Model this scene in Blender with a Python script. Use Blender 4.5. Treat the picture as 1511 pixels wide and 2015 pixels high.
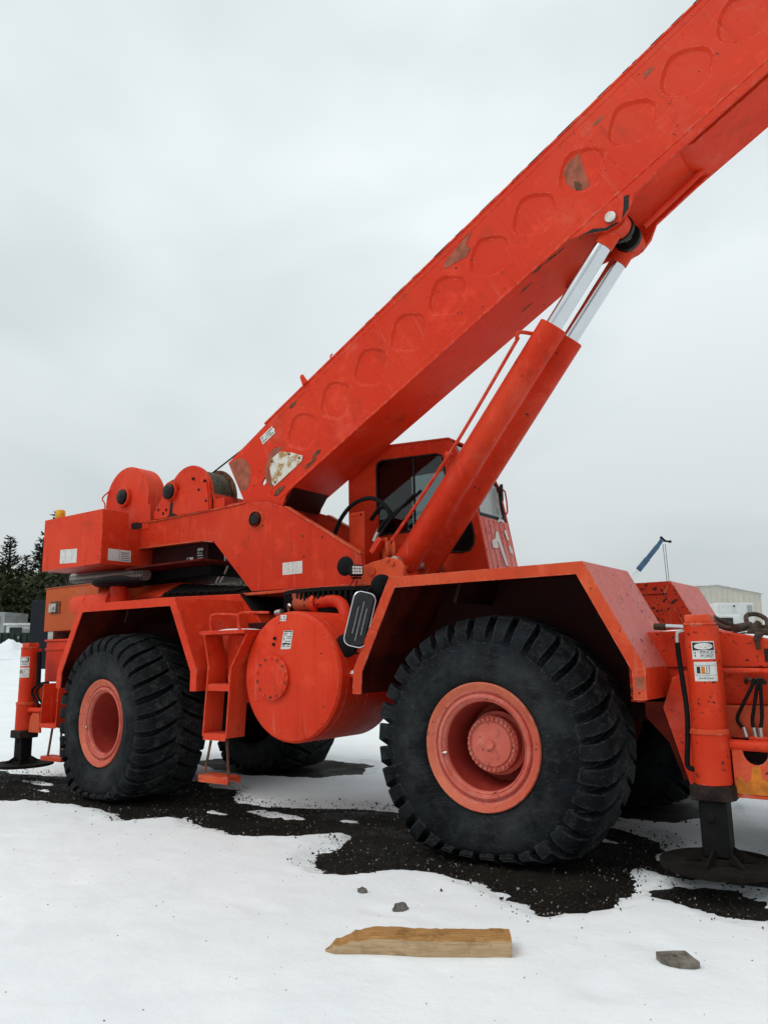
import bpy, bmesh, math, random
import numpy as np
from mathutils import Vector, Matrix, noise, Quaternion

random.seed(7)
R = math.radians
SC = bpy.context.scene
COL = SC.collection
for o in list(bpy.data.objects):
    bpy.data.objects.remove(o)

# ------------------------------------------------------------------ camera
cam_d = bpy.data.cameras.new('camera')
cam_d.sensor_fit = 'VERTICAL'
cam_d.sensor_height = 24.0
cam_d.lens = 24.0 * 1513 / 2015
cam_d.clip_start = 0.05
cam_d.clip_end = 3000
cam = bpy.data.objects.new('camera', cam_d)
COL.objects.link(cam)
cam.location = (2.855, -5.16, 1.547)
cam.rotation_euler = (math.pi / 2 + 0.1715, 0, 0.63)
SC.camera = cam

# ------------------------------------------------------------------ world, sun, exposure
SUN_EL, SUN_AZ = R(52), R(205)          # azimuth measured from +Y clockwise (towards +X)
world = bpy.data.worlds.new('World')
SC.world = world
world.use_nodes = True
wn, wl = world.node_tree.nodes, world.node_tree.links
wn.clear()
w_out = wn.new('ShaderNodeOutputWorld')
w_bg = wn.new('ShaderNodeBackground')
w_bg.inputs['Strength'].default_value = 0.12
sky = wn.new('ShaderNodeTexSky')
sky.sky_type = 'NISHITA'
sky.sun_disc = False
sky.sun_elevation = SUN_EL
sky.sun_rotation = SUN_AZ
sky.air_density = 1.0
sky.dust_density = 3.0
# closed cloud deck over the clear sky: broad soft patches, zenith brighter than the horizon
tc = wn.new('ShaderNodeTexCoord')
sep = wn.new('ShaderNodeSeparateXYZ')
wl.new(tc.outputs['Generated'], sep.inputs[0])
mp = wn.new('ShaderNodeMapping')
mp.inputs['Scale'].default_value = (1.0, 1.0, 2.2)
wl.new(tc.outputs['Generated'], mp.inputs[0])
cn = wn.new('ShaderNodeTexNoise')
cn.inputs['Scale'].default_value = 1.7
cn.inputs['Detail'].default_value = 4.0
cn.inputs['Roughness'].default_value = 0.42
cn.inputs['Distortion'].default_value = 0.35
wl.new(mp.outputs[0], cn.inputs['Vector'])
cr = wn.new('ShaderNodeValToRGB')
cr.color_ramp.elements[0].position = 0.29
cr.color_ramp.elements[0].color = (4.95, 5.55, 5.68, 1)
cr.color_ramp.elements[1].position = 0.60
cr.color_ramp.elements[1].color = (7.25, 7.8, 7.9, 1)
wl.new(cn.outputs['Fac'], cr.inputs[0])
gr = wn.new('ShaderNodeMapRange')
gr.inputs['From Min'].default_value = 0.0
gr.inputs['From Max'].default_value = 0.50
gr.inputs['To Min'].default_value = 0.66
gr.inputs['To Max'].default_value = 1.02
wl.new(sep.outputs['Z'], gr.inputs['Value'])
mu = wn.new('ShaderNodeVectorMath')
mu.operation = 'SCALE'
wl.new(cr.outputs[0], mu.inputs[0])
wl.new(gr.outputs[0], mu.inputs['Scale'])
mx = wn.new('ShaderNodeMixRGB')
mx.inputs['Fac'].default_value = 0.95
wl.new(sky.outputs[0], mx.inputs[1])
wl.new(mu.outputs[0], mx.inputs[2])
wl.new(mx.outputs[0], w_bg.inputs['Color'])
wl.new(w_bg.outputs[0], w_out.inputs['Surface'])

sun_d = bpy.data.lights.new('sun', 'SUN')
sun_d.energy = 0.9
sun_d.angle = R(30)
sun_d.color = (1.0, 0.965, 0.92)
sun = bpy.data.objects.new('sun', sun_d)
COL.objects.link(sun)
sv = Vector((math.sin(SUN_AZ) * math.cos(SUN_EL), math.cos(SUN_AZ) * math.cos(SUN_EL), math.sin(SUN_EL)))
sun.rotation_euler = sv.to_track_quat('Z', 'Y').to_euler()
sun.location = (0, 0, 30)

vs = SC.view_settings
vs.view_transform = 'Standard'
vs.look = 'None'
vs.exposure = 0.04
vs.gamma = 1.0
SC.render.engine = 'CYCLES'
SC.cycles.use_denoising = True
SC.cycles.max_bounces = 6
SC.cycles.diffuse_bounces = 4
SC.cycles.adaptive_threshold = 0.02
SC.cycles.caustics_reflective = False
SC.cycles.caustics_refractive = False

# ------------------------------------------------------------------ materials
MATS = {}


class NT:
    """small node helper"""
    def __init__(s, name):
        s.m = bpy.data.materials.new(name)
        s.m.use_nodes = True
        s.n, s.l = s.m.node_tree.nodes, s.m.node_tree.links
        s.b = s.n['Principled BSDF']
        s.out = s.n['Material Output']
        s.tc = s.n.new('ShaderNodeTexCoord')
        MATS[name] = s.m

    def noise(s, scale, detail=4, rough=0.55, stretch=None, coord='Object', dist=0.0, off=None):
        n = s.n.new('ShaderNodeTexNoise')
        n.inputs['Scale'].default_value = scale
        n.inputs['Detail'].default_value = detail
        n.inputs['Roughness'].default_value = rough
        n.inputs['Distortion'].default_value = dist
        src = s.tc.outputs[coord]
        if stretch or off:
            m = s.n.new('ShaderNodeMapping')
            if stretch:
                m.inputs['Scale'].default_value = stretch
            if off:
                m.inputs['Location'].default_value = off
            s.l.new(src, m.inputs[0])
            src = m.outputs[0]
        s.l.new(src, n.inputs['Vector'])
        return n.outputs['Fac']

    def ramp(s, fac, lo, hi, a=0.0, b=1.0):
        n = s.n.new('ShaderNodeMapRange')
        n.interpolation_type = 'SMOOTHSTEP'
        n.inputs['From Min'].default_value = lo
        n.inputs['From Max'].default_value = hi
        n.inputs['To Min'].default_value = a
        n.inputs['To Max'].default_value = b
        s.l.new(fac, n.inputs['Value'])
        return n.outputs[0]

    def math(s, op, a, b=None):
        n = s.n.new('ShaderNodeMath')
        n.operation = op
        for i, v in enumerate((a, b)):
            if v is None:
                continue
            if isinstance(v, (int, float)):
                n.inputs[i].default_value = v
            else:
                s.l.new(v, n.inputs[i])
        return n.outputs[0]

    def mix(s, fac, a, b):
        n = s.n.new('ShaderNodeMixRGB')
        for i, v in enumerate((fac, a, b)):
            if isinstance(v, (int, float)):
                n.inputs[i].default_value = v
            elif isinstance(v, tuple):
                n.inputs[i].default_value = (*v, 1)
            else:
                s.l.new(v, n.inputs[i])
        return n.outputs[0]

    def set(s, **k):
        for key, v in k.items():
            inp = s.b.inputs[{'col': 'Base Color', 'rough': 'Roughness', 'metal': 'Metallic', 'spec': 'Specular IOR Level', 'coat': 'Coat Weight', 'emit': 'Emission Color', 'trans': 'Transmission Weight'}.get(key, key)]
            if isinstance(v, tuple):
                inp.default_value = (*v, 1)
            elif isinstance(v, (int, float)):
                inp.default_value = v
            else:
                s.l.new(v, inp)
        return s

    def bump(s, h, strength=0.3, dist=0.01):
        n = s.n.new('ShaderNodeBump')
        n.inputs['Strength'].default_value = strength
        n.inputs['Distance'].default_value = dist
        s.l.new(h, n.inputs['Height'])
        s.l.new(n.outputs[0], s.b.inputs['Normal'])

    def edge(s, rad=0.012):
        bv = s.n.new('ShaderNodeBevel')
        bv.samples = 2
        bv.inputs['Radius'].default_value = rad
        ge = s.n.new('ShaderNodeNewGeometry')
        d = s.n.new('ShaderNodeVectorMath')
        d.operation = 'DOT_PRODUCT'
        s.l.new(bv.outputs[0], d.inputs[0])
        s.l.new(ge.outputs['Normal'], d.inputs[1])
        return s.ramp(d.outputs['Value'], 0.995, 0.86, 0.0, 1.0)


def paint(name, base, fade, chips=0.0, rough=0.42, grime=0.25, wear=0.5, rust=0.0, seed=0.0):
    t = NT(name)
    o = (seed, seed * 2.3, seed * 1.1)
    big = t.noise(0.9, 3, off=o)
    c = t.mix(t.ramp(big, 0.38, 0.68), base, fade)
    oi = t.n.new('ShaderNodeObjectInfo')
    c = t.mix(t.ramp(oi.outputs['Random'], 0.0, 1.0, 0.0, 0.32), c, tuple(v * 0.70 for v in base))
    gm = t.noise(2.3, 6, 0.68, off=(o[0] + 11, o[1], o[2] + 3))
    c = t.mix(t.ramp(gm, 0.54, 0.74, 0.0, 0.42), c, (0.20, 0.030, 0.012))
    blotch = t.noise(4.5, 6, 0.65, off=o)
    c = t.mix(t.math('MULTIPLY', t.ramp(blotch, 0.50, 0.74), 0.5), c, tuple(min(1, v * 1.15 + 0.02) for v in fade))
    # rain streaks: long in Z
    st = t.noise(9, 5, 0.6, stretch=(1.6, 1.6, 0.10), off=o)
    c = t.mix(t.math('MULTIPLY', t.ramp(st, 0.54, 0.74), grime), c, tuple(v * 0.62 for v in base))
    st2 = t.noise(14, 4, 0.6, stretch=(1.3, 1.3, 0.07), off=(o[0] + 4, o[1], o[2]))
    c = t.mix(t.math('MULTIPLY', t.ramp(st2, 0.60, 0.76), grime * 0.55), c, (0.60, 0.30, 0.20))
    # chalky faded areas and a few pale scuffs
    ch = t.noise(1.7, 5, 0.62, off=(o[0] + 6, o[1] + 1, o[2]))
    c = t.mix(t.ramp(ch, 0.56, 0.76, 0.0, 0.34), c, (0.64, 0.15, 0.10))
    sf = t.noise(3.2, 3, 0.5, stretch=(1, 1, 1.8), dist=2.5, off=(o[0] + 8, o[1], o[2]))
    sfm = t.math('MULTIPLY', t.math('MULTIPLY', t.ramp(sf, 0.494, 0.499), t.ramp(sf, 0.508, 0.502)), t.ramp(ch, 0.50, 0.62))
    c = t.mix(t.math('MULTIPLY', sfm, 0.13), c, (0.70, 0.45, 0.38))
    fine = t.noise(85, 3, 0.6)
    c = t.mix(t.ramp(fine, 0.35, 0.75, 0.0, 0.10), c, (0.30, 0.08, 0.05))
    if rust > 0:
        rn = t.noise(3.1, 7, 0.7, off=(o[0] + 9, o[1], o[2]))
        c = t.mix(t.math('MULTIPLY', t.ramp(rn, 0.60 - 0.12 * rust, 0.70 - 0.12 * rust), 0.85), c, t.mix(t.noise(20, 4), (0.16, 0.05, 0.022), (0.38, 0.15, 0.06)))
    chipf = None
    if chips > 0:
        v = t.noise(26, 4, 0.55, dist=0.6, off=(o[0] + 2, o[1] + 5, o[2]))
        v2 = t.noise(5.0, 3, 0.6, off=(o[0], o[1] + 7, o[2]))
        chipf = t.math('MULTIPLY', t.ramp(v, 0.685 - 0.06 * chips, 0.70 - 0.06 * chips), t.ramp(v2, 0.42, 0.5))
        c = t.mix(chipf, c, (0.045, 0.016, 0.012))
    # worn edges
    e = t.edge(0.011)
    en = t.noise(16, 4, 0.7)
    ef = t.math('MULTIPLY', e, t.ramp(en, 0.48, 0.60))
    ef = t.math('MULTIPLY', ef, wear)
    c = t.mix(ef, c, (0.60, 0.36, 0.27))
    t.set(col=c, rough=t.ramp(blotch, 0.3, 0.75, rough, rough + 0.20), spec=0.14)
    orange_peel = t.noise(240, 2, 0.5)
    h = t.math('ADD', t.math('MULTIPLY', orange_peel, 0.10), t.math('MULTIPLY', big, 0.9))
    if chipf is not None:
        h = t.math('SUBTRACT', h, t.math('MULTIPLY', chipf, 0.35))
    t.bump(h, 0.25, 0.012)
    return t.m


RED, FADE = (0.61, 0.030, 0.0065), (0.68, 0.052, 0.015)
paint('red', RED, FADE, chips=0.10, grime=0.45)
paint('red_boom', (0.66, 0.030, 0.0065), (0.70, 0.045, 0.012), chips=0.04, seed=3.0, wear=0.7)
paint('red_chipped', (0.56, 0.030, 0.007), (0.66, 0.058, 0.017), chips=1.15, seed=5.0, wear=0.9)
paint('red_flaked', (0.50, 0.030, 0.008), (0.60, 0.060, 0.018), chips=1.9, seed=5.5, wear=0.9, rust=0.25)
paint('red_pink', (0.60, 0.125, 0.10), (0.68, 0.23, 0.20), chips=0.9, rough=0.36, seed=2.0, wear=0.8)  # sky reflection painted into the colour as a paler pink
paint('red_orange', (0.58, 0.050, 0.016), (0.66, 0.105, 0.034), chips=0.3, seed=8.0, wear=0.9)
paint('orange_panel', (0.45, 0.070, 0.014), (0.52, 0.105, 0.018), chips=0.1, seed=4.0)
paint('rim_edge', (0.55, 0.095, 0.055), (0.66, 0.17, 0.095), chips=0.3, seed=7.5, wear=1.0)
paint('rim_inner_shade', (0.30, 0.030, 0.022), (0.42, 0.055, 0.040), chips=0.2, seed=1.5)  # darker copy of the rim red: shade of the deep barrel painted in
paint('rim_paint', (0.56, 0.100, 0.070), (0.68, 0.19, 0.14), chips=0.35, seed=6.0, rough=0.5, wear=0.8)
paint('rust_paint', (0.40, 0.055, 0.025), (0.42, 0.12, 0.05), chips=0.8, seed=9.0, rust=0.8)


def simple(name, col, rough=0.6, metal=0.0, var=0.3, scale=8, spec=0.22, bump=0.0, bscale=60, stretch=None):
    t = NT(name)
    n = t.noise(scale, 5, 0.6, stretch=stretch)
    c = t.mix(t.ramp(n, 0.3, 0.7), tuple(max(0, v * (1 - var)) for v in col), tuple(min(1, v * (1 + var)) for v in col))
    t.set(col=c, rough=t.ramp(n, 0.3, 0.7, max(0.03, rough - 0.08), min(1, rough + 0.08)), metal=metal, spec=spec)
    if bump:
        t.bump(t.noise(bscale, 4, 0.6), bump, 0.01)
    return t.m


simple('black_rubber', (0.006, 0.0065, 0.007), 0.75, var=0.4, spec=0.12)
simple('black_steel', (0.005, 0.0048, 0.0048), 0.7, var=0.6, scale=14, bump=0.2, spec=0.15)
simple('navy_steel', (0.005, 0.007, 0.011), 0.7, spec=0.15)
simple('dark_gap', (0.02, 0.012, 0.011), 0.8)
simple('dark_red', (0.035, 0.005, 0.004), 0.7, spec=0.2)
simple('shaded_red', (0.095, 0.009, 0.005), 0.85, var=0.5, scale=3, spec=0.15)  # darkened red with the shade of undersides put into the colour
simple('primer', (0.30, 0.085, 0.048), 0.75, var=0.28, scale=11)
simple('brown_rust', (0.12, 0.055, 0.03), 0.85, var=0.55, scale=18, bump=0.5, bscale=40)
simple('black_rust', (0.022, 0.013, 0.010), 0.8, var=0.8, scale=12, bump=0.5, bscale=40)
simple('chain_rust', (0.065, 0.042, 0.030), 0.75, metal=0.35, var=0.5, scale=25, bump=0.4, bscale=70)
simple('chrome', (0.62, 0.64, 0.66), 0.18, metal=1.0, var=0.05, scale=3)
simple('zinc', (0.48, 0.46, 0.42), 0.38, metal=0.85, var=0.25)
simple('wire_rope', (0.085, 0.075, 0.055), 0.6, metal=0.4, var=0.5, scale=30)
simple('cable_black', (0.015, 0.015, 0.015), 0.5)
simple('sticker', (0.60, 0.60, 0.57), 0.5, var=0.12, scale=30)
simple('ink', (0.02, 0.02, 0.02), 0.6)
simple('amber', (0.72, 0.36, 0.015), 0.25, var=0.15)
simple('lens', (0.68, 0.66, 0.62), 0.2, var=0.2, scale=40)
simple('seal', (0.012, 0.012, 0.013), 0.6)
simple('interior', (0.010, 0.010, 0.011), 0.8, spec=0.15)
simple('grease', (0.005, 0.0045, 0.004), 0.45, bump=0.6, bscale=35)
simple('pad_mud', (0.008, 0.006, 0.004), 0.9, var=0.7, scale=9, bump=0.8, bscale=30)
simple('yellow_old', (0.52, 0.155, 0.018), 0.6, var=0.3, scale=12)
simple('mirror_back', (0.012, 0.012, 0.013), 0.25, var=0.4, spec=0.35)
simple('snow_clump', (0.80, 0.83, 0.86), 0.7, var=0.04, bump=0.5, bscale=60)
simple('concrete', (0.16, 0.145, 0.12), 0.9, var=0.45, scale=14, bump=0.8, bscale=55)
simple('stone', (0.13, 0.12, 0.105), 0.9, var=0.5, scale=20, bump=0.8, bscale=60)
simple('beige_metal', (0.50, 0.47, 0.41), 0.6, var=0.06, scale=1)
simple('white_metal', (0.62, 0.63, 0.62), 0.5, var=0.1, scale=2)
simple('grey_wall', (0.30, 0.31, 0.30), 0.7, var=0.15, scale=1.5)
simple('green_bin', (0.018, 0.03, 0.024), 0.6)
simple('blue_steel', (0.045, 0.095, 0.16), 0.5, var=0.2, scale=2)
simple('bark', (0.055, 0.042, 0.033), 0.95, var=0.4, bump=0.6, bscale=20)
simple('twig', (0.11, 0.095, 0.08), 0.95, var=0.4)

# glass
t = NT('glass')
t.set(col=(0.34, 0.40, 0.40), rough=0.04, trans=1.0, IOR=1.08)
t.b.inputs['IOR'].default_value = 1.45
t2 = NT('dark_glass')
t2.set(col=(0.006, 0.007, 0.008), rough=0.07, spec=0.5)
t3 = NT('cab_glass')
gn3 = t3.noise(2.4, 4, 0.6)
t3.set(col=t3.mix(t3.ramp(gn3, 0.35, 0.7), (0.20, 0.24, 0.23), (0.34, 0.38, 0.36)), rough=t3.ramp(gn3, 0.3, 0.7, 0.05, 0.35), spec=0.6)
t4 = NT('mirror_glass')
t4.set(col=(0.75, 0.78, 0.8), rough=0.03, metal=1.0)

# rubber: bluish black, dusty scuffs and pale scratches
t = NT('tyre_rubber')
a = t.noise(3.2, 6, 0.65)
c = t.mix(t.ramp(a, 0.42, 0.60), (0.0014, 0.0022, 0.0034), (0.0085, 0.0115, 0.0140))
b = t.noise(11, 6, 0.72, dist=0.5)
c = t.mix(t.math('MULTIPLY', t.ramp(b, 0.55, 0.70), 0.5), c, (0.036, 0.039, 0.041))
sc = t.noise(2.2, 3, 0.5, stretch=(1.0, 1.0, 2.5), dist=3.5)
c = t.mix(t.math('MULTIPLY', t.math('MULTIPLY', t.ramp(sc, 0.495, 0.50), t.ramp(sc, 0.510, 0.502)), 0.40), c, (0.085, 0.09, 0.09))
sx_ = t.n.new('ShaderNodeSeparateXYZ')
t.l.new(t.tc.outputs['Object'], sx_.inputs[0])
rad = t.math('SQRT', t.math('ADD', t.math('MULTIPLY', sx_.outputs['X'], sx_.outputs['X']), t.math('MULTIPLY', sx_.outputs['Z'], sx_.outputs['Z'])))
dust = t.math('MULTIPLY', t.ramp(rad, 0.44, 0.54), t.ramp(rad, 0.78, 0.60))
dn = t.noise(2.6, 6, 0.7, off=(3, 1, 2))
c = t.mix(t.math('MULTIPLY', dust, t.ramp(dn, 0.40, 0.66, 0.0, 0.7)), c, (0.034, 0.038, 0.039))
top = t.math('MULTIPLY', t.ramp(rad, 0.935, 0.955), t.ramp(b, 0.42, 0.62, 0.1, 0.8))
spk = t.noise(45, 4, 0.75)
c = t.mix(t.math('MULTIPLY', top, t.ramp(spk, 0.42, 0.62, 0.15, 0.8)), c, (0.085, 0.084, 0.082))
fr = t.noise(60, 4, 0.7)
ef = t.math('MULTIPLY', t.edge(0.016), t.ramp(fr, 0.40, 0.62))
c = t.mix(t.math('MULTIPLY', ef, 0.6), c, (0.13, 0.135, 0.135))
t.set(col=c, rough=t.ramp(a, 0.3, 0.7, 0.62, 0.85), spec=0.16)
t.bump(t.math('ADD', t.math('MULTIPLY', fr, 0.6), t.math('ADD', b, t.math('MULTIPLY', t.noise(28, 5, 0.7), 0.8))), 0.8, 0.014)

# perforated muffler shield
t = NT('perforated')
v = t.n.new('ShaderNodeTexVoronoi')
v.inputs['Scale'].default_value = 17
v.inputs['Randomness'].default_value = 0.0
t.l.new(t.tc.outputs['Object'], v.inputs['Vector'])
t.set(col=t.mix(t.ramp(v.outputs['Distance'], 0.30, 0.36), (0.008, 0.008, 0.008), (0.30, 0.27, 0.24)), rough=0.7, metal=0.3)

# weathered timber: stained top, dusty sawn face
for nm, ca, cb, cs in (('timber', (0.30, 0.145, 0.042), (0.48, 0.265, 0.10), (0.17, 0.072, 0.022)), ('timber_face', (0.40, 0.27, 0.15), (0.55, 0.39, 0.24), (0.26, 0.165, 0.085))):
    t = NT(nm)
    g = t.noise(14, 6, 0.65, stretch=(0.5, 7, 7))
    c = t.mix(t.ramp(g, 0.3, 0.7), ca, cb)
    bl = t.noise(9, 6, 0.7)
    c = t.mix(t.math('MULTIPLY', t.ramp(bl, 0.48, 0.70), 0.7), c, cs)
    g2 = t.noise(30, 5, 0.7, stretch=(0.25, 7, 7))
    c = t.mix(t.ramp(g2, 0.60, 0.70, 0, 0.35), c, (0.06, 0.03, 0.012))
    spt = t.noise(55, 3, 0.6)
    c = t.mix(t.ramp(spt, 0.66, 0.72, 0, 0.6), c, (0.05, 0.03, 0.018))
    t.set(col=c, rough=0.85, spec=0.2)
    t.bump(t.math('ADD', g, t.math('ADD', bl, t.math('MULTIPLY', g2, 0.7))), 0.6, 0.006)

# dark wet gravel and asphalt millings
t = NT('gravel_ground')
a = t.noise(2.0, 5, 0.6)
f1 = t.noise(120, 3, 0.7)
f2 = t.noise(38, 4, 0.7)
c = t.mix(t.ramp(a, 0.35, 0.7), (0.006, 0.0048, 0.0037), (0.021, 0.0155, 0.0105))
c = t.mix(t.ramp(f2, 0.52, 0.74), c, (0.042, 0.033, 0.025))
c = t.mix(t.ramp(f1, 0.66, 0.72), c, (0.20, 0.18, 0.16))
t.set(col=c, rough=t.ramp(a, 0.40, 0.62, 0.55, 0.9), spec=0.12)
t.bump(t.math('ADD', f1, f2), 1.0, 0.02)

# snow
t = NT('snow')
a = t.noise(1.3, 5, 0.6)
b = t.noise(7, 6, 0.65)
f = t.noise(90, 3, 0.65)
c = t.mix(t.ramp(a, 0.35, 0.7), (0.80, 0.835, 0.85), (0.86, 0.885, 0.895))
c = t.mix(t.ramp(t.noise(30, 4, 0.75), 0.70, 0.78, 0, 0.35), c, (0.45, 0.42, 0.40))
t.set(col=c, rough=0.65, spec=0.25)
t.b.inputs['Subsurface Weight'].default_value = 0.0
t.bump(t.math('ADD', t.math('MULTIPLY', b, 1.0), t.math('MULTIPLY', f, 0.10)), 0.35, 0.03)

# conifer needles
for nm, c1, c2 in (('needles', (0.012, 0.022, 0.011), (0.035, 0.048, 0.022)), ('needles_olive', (0.020, 0.026, 0.010), (0.05, 0.055, 0.024))):
    t = NT(nm)
    gi = t.n.new('ShaderNodeNewGeometry')
    t.set(col=t.mix(gi.outputs['Random Per Island'], c1, c2), rough=0.8, spec=0.2)


# ------------------------------------------------------------------ mesh builder
class MB:
    def __init__(s):
        s.v, s.f, s.mi = [], [], []

    def add(s, verts, faces, mi=0):
        k = len(s.v)
        s.v += [tuple(p) for p in verts]
        s.f += [tuple(i + k for i in f) for f in faces]
        s.mi += [mi] * len(faces)
        return s

    def box(s, x0, x1, y0, y1, z0, z1, mi=0):
        v = [(x, y, z) for x in (x0, x1) for y in (y0, y1) for z in (z0, z1)]
        return s.add(v, [(0, 1, 3, 2), (4, 6, 7, 5), (0, 4, 5, 1), (2, 3, 7, 6), (0, 2, 6, 4), (1, 5, 7, 3)], mi)

    def obox(s, c, ax, ay, az, mi=0):
        c, ax, ay, az = Vector(c), Vector(ax), Vector(ay), Vector(az)
        v = [c + ax * i + ay * j + az * k for i in (-1, 1) for j in (-1, 1) for k in (-1, 1)]
        return s.add(v, [(0, 1, 3, 2), (4, 6, 7, 5), (0, 4, 5, 1), (2, 3, 7, 6), (0, 2, 6, 4), (1, 5, 7, 3)], mi)

    def prism(s, poly, a, b, plane='xz', mi=0):
        n = len(poly)
        def p3(p, d):
            return {'xz': (p[0], d, p[1]), 'xy': (p[0], p[1], d), 'yz': (d, p[0], p[1])}[plane]
        v = [p3(p, a) for p in poly] + [p3(p, b) for p in poly]
        f = [tuple(range(n)), tuple(range(2 * n - 1, n - 1, -1))]
        f += [(i, (i + 1) % n, n + (i + 1) % n, n + i) for i in range(n)]
        return s.add(v, f, mi)

    def loft(s, rings, mi=0, closed=True, caps=True):
        n = len(rings[0])
        v = [p for r in rings for p in r]
        f = []
        m = n if closed else n - 1
        for k in range(len(rings) - 1):
            for i in range(m):
                j = (i + 1) % n
                f.append((k * n + i, k * n + j, (k + 1) * n + j, (k + 1) * n + i))
        if caps and closed:
            f.append(tuple(range(n - 1, -1, -1)))
            f.append(tuple((len(rings) - 1) * n + i for i in range(n)))
        return s.add(v, f, mi)

    def cyl(s, a, b, r, n=24, r2=None, mi=0, caps=True):
        a, b = Vector(a), Vector(b)
        d = (b - a).normalized()
        u = d.orthogonal().normalized()
        w = d.cross(u)
        r2 = r if r2 is None else r2
        rings = []
        for p, q in ((a, r), (b, r2)):
            rings.append([p + (u * math.cos(2 * math.pi * i / n) + w * math.sin(2 * math.pi * i / n)) * q for i in range(n)])
        return s.loft(rings, mi, True, caps)

    def lathe(s, prof, org, axis, n=48, mi=0, caps=False):
        """prof: (radius, height along axis)"""
        org, d = Vector(org), Vector(axis).normalized()
        u = d.orthogonal().normalized()
        if abs(d.y) > 0.9:
            u = Vector((1, 0, 0))
        w = d.cross(u)
        rings = [[org + d * h + (u * math.cos(2 * math.pi * i / n) + w * math.sin(2 * math.pi * i / n)) * max(r, 1e-4) for i in range(n)] for r, h in prof]
        return s.loft(rings, mi, True, caps)

    def tube(s, pts, r, n=8, sub=6, mi=0, caps=True):
        P = [Vector(p) for p in pts]
        if sub > 1 and len(P) > 2:
            Q = []
            for i in range(len(P) - 1):
                p0, p1, p2, p3 = P[max(i - 1, 0)], P[i], P[i + 1], P[min(i + 2, len(P) - 1)]
                for k in range(sub):
                    q = k / sub
                    Q.append(0.5 * ((2 * p1) + (p2 - p0) * q + (2 * p0 - 5 * p1 + 4 * p2 - p3) * q * q + (3 * p1 - p0 - 3 * p2 + p3) * q ** 3))
            Q.append(P[-1])
            P = Q
        t0 = (P[1] - P[0]).normalized()
        u = t0.orthogonal().normalized()
        rings = []
        for i, p in enumerate(P):
            t1 = (P[min(i + 1, len(P) - 1)] - P[max(i - 1, 0)]).normalized()
            q = t0.rotation_difference(t1)
            u = q @ u
            u = (u - t1 * u.dot(t1)).normalized()
            w = t1.cross(u)
            t0 = t1
            rr = r[i * (len(r) - 1) // max(1, len(P) - 1)] if isinstance(r, (list, tuple)) else r
            rings.append([p + (u * math.cos(2 * math.pi * k / n) + w * math.sin(2 * math.pi * k / n)) * rr for k in range(n)])
        return s.loft(rings, mi, True, caps)

    def build(s, name, mats, parent=None, bevel=0.0, smooth=35, recalc=True, segs=2):
        me = bpy.data.meshes.new(name)
        me.from_pydata(s.v, [], s.f)
        mats = mats if isinstance(mats, (list, tuple)) else [mats]
        for m in mats:
            me.materials.append(MATS[m])
        me.polygons.foreach_set('material_index', s.mi)
        bm = bmesh.new()
        bm.from_mesh(me)
        if recalc:
            bmesh.ops.recalc_face_normals(bm, faces=bm.faces)
        lim = R(smooth)
        for f in bm.faces:
            f.smooth = True
        for e in bm.edges:
            if len(e.link_faces) == 2:
                e.smooth = e.calc_face_angle(0) < lim
        bm.to_mesh(me)
        bm.free()
        o = bpy.data.objects.new(name, me)
        COL.objects.link(o)
        if parent is not None:
            o.parent = parent
        if bevel > 0:
            b = o.modifiers.new('bevel', 'BEVEL')
            b.width = bevel
            b.segments = segs
            b.limit_method = 'ANGLE'
            b.angle_limit = R(34)
            b.harden_normals = True
        return o


def tag(o, label=None, cat=None, group=None, kind=None):
    for k, v in (('label', label), ('category', cat), ('group', group), ('kind', kind)):
        if v:
            o[k] = v
    return o


def empty(name, loc=(0, 0, 0), rot=(0, 0, 0), parent=None):
    o = bpy.data.objects.new(name, None)
    COL.objects.link(o)
    o.location = loc
    o.rotation_euler = rot
    o.parent = parent
    return o


def copy_tree(o, parent=None):
    c = o.copy()
    COL.objects.link(c)
    c.parent = parent
    for ch in o.children:
        copy_tree(ch, c)
    return c


def round_rect(w, h, r, n=6, cx=0, cz=0):
    pts = []
    for sx, sz, a0 in ((1, 1, 0), (-1, 1, 90), (-1, -1, 180), (1, -1, 270)):
        for k in range(n + 1):
            a = R(a0 + 90 * k / n)
            pts.append((cx + sx * (w / 2 - r) + r * math.cos(a), cz + sz * (h / 2 - r) + r * math.sin(a)))
    return pts


def text(name, s, size, loc, rot, parent, mat='ink', extrude=0.0005, sx=1.0):
    cu = bpy.data.curves.new(name, 'FONT')
    cu.body = s
    cu.size = size
    cu.align_x = 'CENTER'
    cu.align_y = 'CENTER'
    cu.extrude = extrude
    tmp = bpy.data.objects.new(name, cu)
    COL.objects.link(tmp)
    dg = bpy.context.evaluated_depsgraph_get()
    me = bpy.data.meshes.new_from_object(tmp.evaluated_get(dg))
    bpy.data.objects.remove(tmp)
    me.name = name
    me.materials.clear()
    me.materials.append(MATS[mat])
    o = bpy.data.objects.new(name, me)
    COL.objects.link(o)
    o.parent = parent
    o.location = loc
    o.rotation_euler = rot
    o.scale = (sx, 1, 1)
    return o


# ------------------------------------------------------------------ terrain
def terrain(x, y):
    g = 0.021 * 11 * math.tanh(x / 11)
    d = math.hypot(x + 2, y - 1)
    rise = 1.75 * (1 - math.exp(-(max(0.0, d - 12) / 25) ** 1.5))
    return g + rise


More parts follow.
